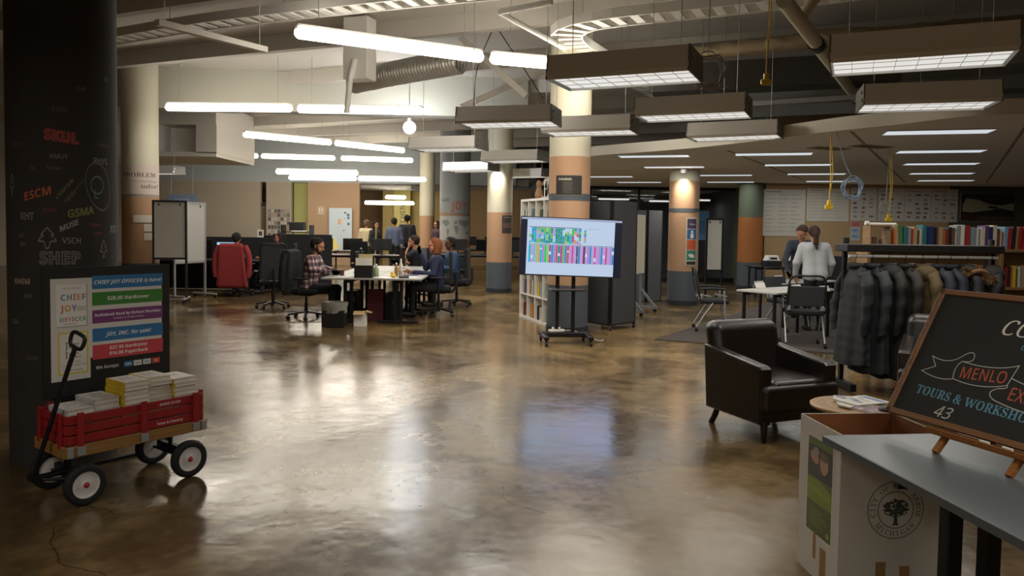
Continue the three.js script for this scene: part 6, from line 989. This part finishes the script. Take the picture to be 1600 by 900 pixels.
wrapSheet('grey world map on the wide grey column', -1.9, -25.3, 0.508, 1.48, 0.78, 4 * RAD, 140 * RAD, canvasTex(600, 380, (g, W, H) => { g.fillStyle = '#b7b8b6'; g.fillRect(0, 0, W, H); g.fillStyle = '#8a8c8c'; blob0(g, [[60, 70], [190, 60], [220, 120], [160, 170], [130, 150], [70, 110]]); blob0(g, [[170, 190], [220, 210], [200, 300], [180, 320], [165, 240]]); blob0(g, [[280, 90], [340, 70], [350, 120], [300, 130]]); blob0(g, [[280, 150], [350, 150], [370, 210], [330, 290], [300, 220]]); blob0(g, [[360, 60], [540, 70], [550, 130], [470, 190], [420, 150], [370, 130]]); blob0(g, [[490, 240], [550, 240], [545, 290], [495, 285]]); }), 'map');
wrapSheet('share joy lettering on the wide grey column', -1.9, -25.3, 0.507, 2.3, 0.66, 4 * RAD, 140 * RAD, canvasTex(600, 330, (g, W, H) => { g.fillStyle = '#9aa0a2'; g.fillRect(0, 0, W, H); g.fillStyle = '#4b4d4e'; g.font = '76px sans-serif'; g.save(); g.scale(0.8, 1); g.fillText('SHARE', 40, 150); g.restore(); g.fillStyle = '#b8705a'; g.font = 'bold 190px sans-serif'; g.save(); g.scale(0.8, 1); g.fillText('JOY', 310, 280); g.restore(); }), 'lettering');
wrapSheet('pink sheet asking what problem are you trying to solve', -7.62, -15.75, 0.357, 2.4, 0.58, 22 * RAD, 150 * RAD, canvasTex(512, 380, (g, W, H) => { g.fillStyle = '#c4b6ac'; g.fillRect(0, 0, W, H); g.fillStyle = '#5b5450'; g.font = '44px serif'; g.fillText('What', 60, 70); g.font = 'bold 74px serif'; g.fillText('PROBLEM', 70, 150); g.font = '36px serif'; g.fillText('are you trying to', 190, 220); g.font = 'bold 72px serif'; g.fillText('solve?', 270, 300); }));
for (const [a, y, l] of [[20, 1.62, 'wide white note pinned on the tan band of the notes column'], [52, 1.62, 'upper of three white notes beside the dark framed whiteboard'], [52, 1.44, 'middle of three white notes beside the dark framed whiteboard'], [52, 1.26, 'lowest of three white notes beside the dark framed whiteboard']]) wrapSheet(l, -7.62, -15.75, 0.358, y, 0.15, a * RAD, 34 * RAD, canvasTex(64, 48, (g) => { g.fillStyle = '#cfcabf'; g.fillRect(0, 0, 64, 48); }), 'note');
{ // hanging yellow strip lettering and sign
  const t = thing('upright_sign', 'pale yellow upright sign with dark letters in the far yellow room', 'sign', [-5.05, 1.9, -35.08]); mesh('print', sheet(0.7, 1.8, 0, 0, 0), printMat(canvasTex(128, 330, (g, W, H) => { g.fillStyle = '#c4ba72'; g.fillRect(0, 0, W, H); g.fillStyle = '#4b4a40'; g.font = '60px sans-serif'; g.save(); g.translate(90, 320); g.rotate(-Math.PI / 2); g.fillText('KITCHEN', 20, 0); g.restore(); }), 0.7), t);
}
for (const [x, l] of [[-9.55, 'brown office door between the grey wall and the photographs']]) { const d = structGroup('door_1', l); struct('door_leaf', B(0.85, 2.2, 0.06, x, 1.1, -29.3), paint(0x5d4a3a), d); struct('door_frame', [B(0.06, 2.3, 0.12, x - 0.46, 1.15, -29.25), B(0.06, 2.3, 0.12, x + 0.46, 1.15, -29.25), B(0.98, 0.06, 0.12, x, 2.28, -29.25)], mat.darkGrey, d); struct('door_handle', bar([x + 0.32, 1.0, -29.22], [x + 0.32, 1.0, -29.12], 0.015), mat.silver, d); }

const ventMat = paint(0xa39a86);
for (const [x, z, l] of [[4.62, -11.35, 'tan slotted air vent in the lower ceiling above the yellow socket cord'], [5.1, -11.02, 'tan slotted air vent in the lower ceiling beside the first recessed light']]) { const v = thing('ceiling_vent', l, 'vent', [x, 2.797, z], 25 * RAD); mesh('vent_frame', [B(0.62, 0.012, 0.02, 0, 0, 0.13), B(0.62, 0.012, 0.02, 0, 0, -0.13), B(0.02, 0.012, 0.26, 0.3, 0, 0), B(0.02, 0.012, 0.26, -0.3, 0, 0)], ventMat, v); for (let i = 0; i < 6; i++) mesh('slat', rot(B(0.58, 0.004, 0.03), 0.5).translate(0, 0, -0.1 + i * 0.04), ventMat, v); }
poster('blue poster behind the flip chart at the meeting room glass', 0.62, 0.85, 5.5, 1.68, -22.78, 0, canvasTex(128, 176, (g, W, H) => { g.fillStyle = '#4f7fa4'; g.fillRect(0, 0, W, H); g.fillStyle = '#c9c6bd'; g.fillRect(0, 0, 60, 26); g.fillStyle = '#3f6a90'; g.fillRect(20, 60, 90, 80); }));
{ const t = thing('hanging_sign', 'small blue grey sign hanging above the pin board', 'sign', [-12.2, 2.35, -28.4]); mesh('panel', B(1.1, 0.42, 0.03, 0, 0, 0, 0.004), M(0x7686a0, 0.5), t); mesh('print', sheet(1.06, 0.38, 0, 0, 0.0156), printMat(canvasTex(256, 92, (g, W, H) => { g.fillStyle = '#7686a0'; g.fillRect(0, 0, W, H); g.fillStyle = '#b4bccb'; g.font = '52px sans-serif'; g.textAlign = 'center'; g.fillText('Lower', W / 2, 64); }), 0.5), t); mesh('hanging_rod', [bar([-0.4, 0.2, 0], [-0.4, 2.45, 0], 0.008, 6)], mat.silver, t); mesh('hanging_rod', [bar([0.4, 0.2, 0], [0.4, 2.45, 0], 0.008, 6)], mat.silver, t); }
renderer.render(scene, camera);
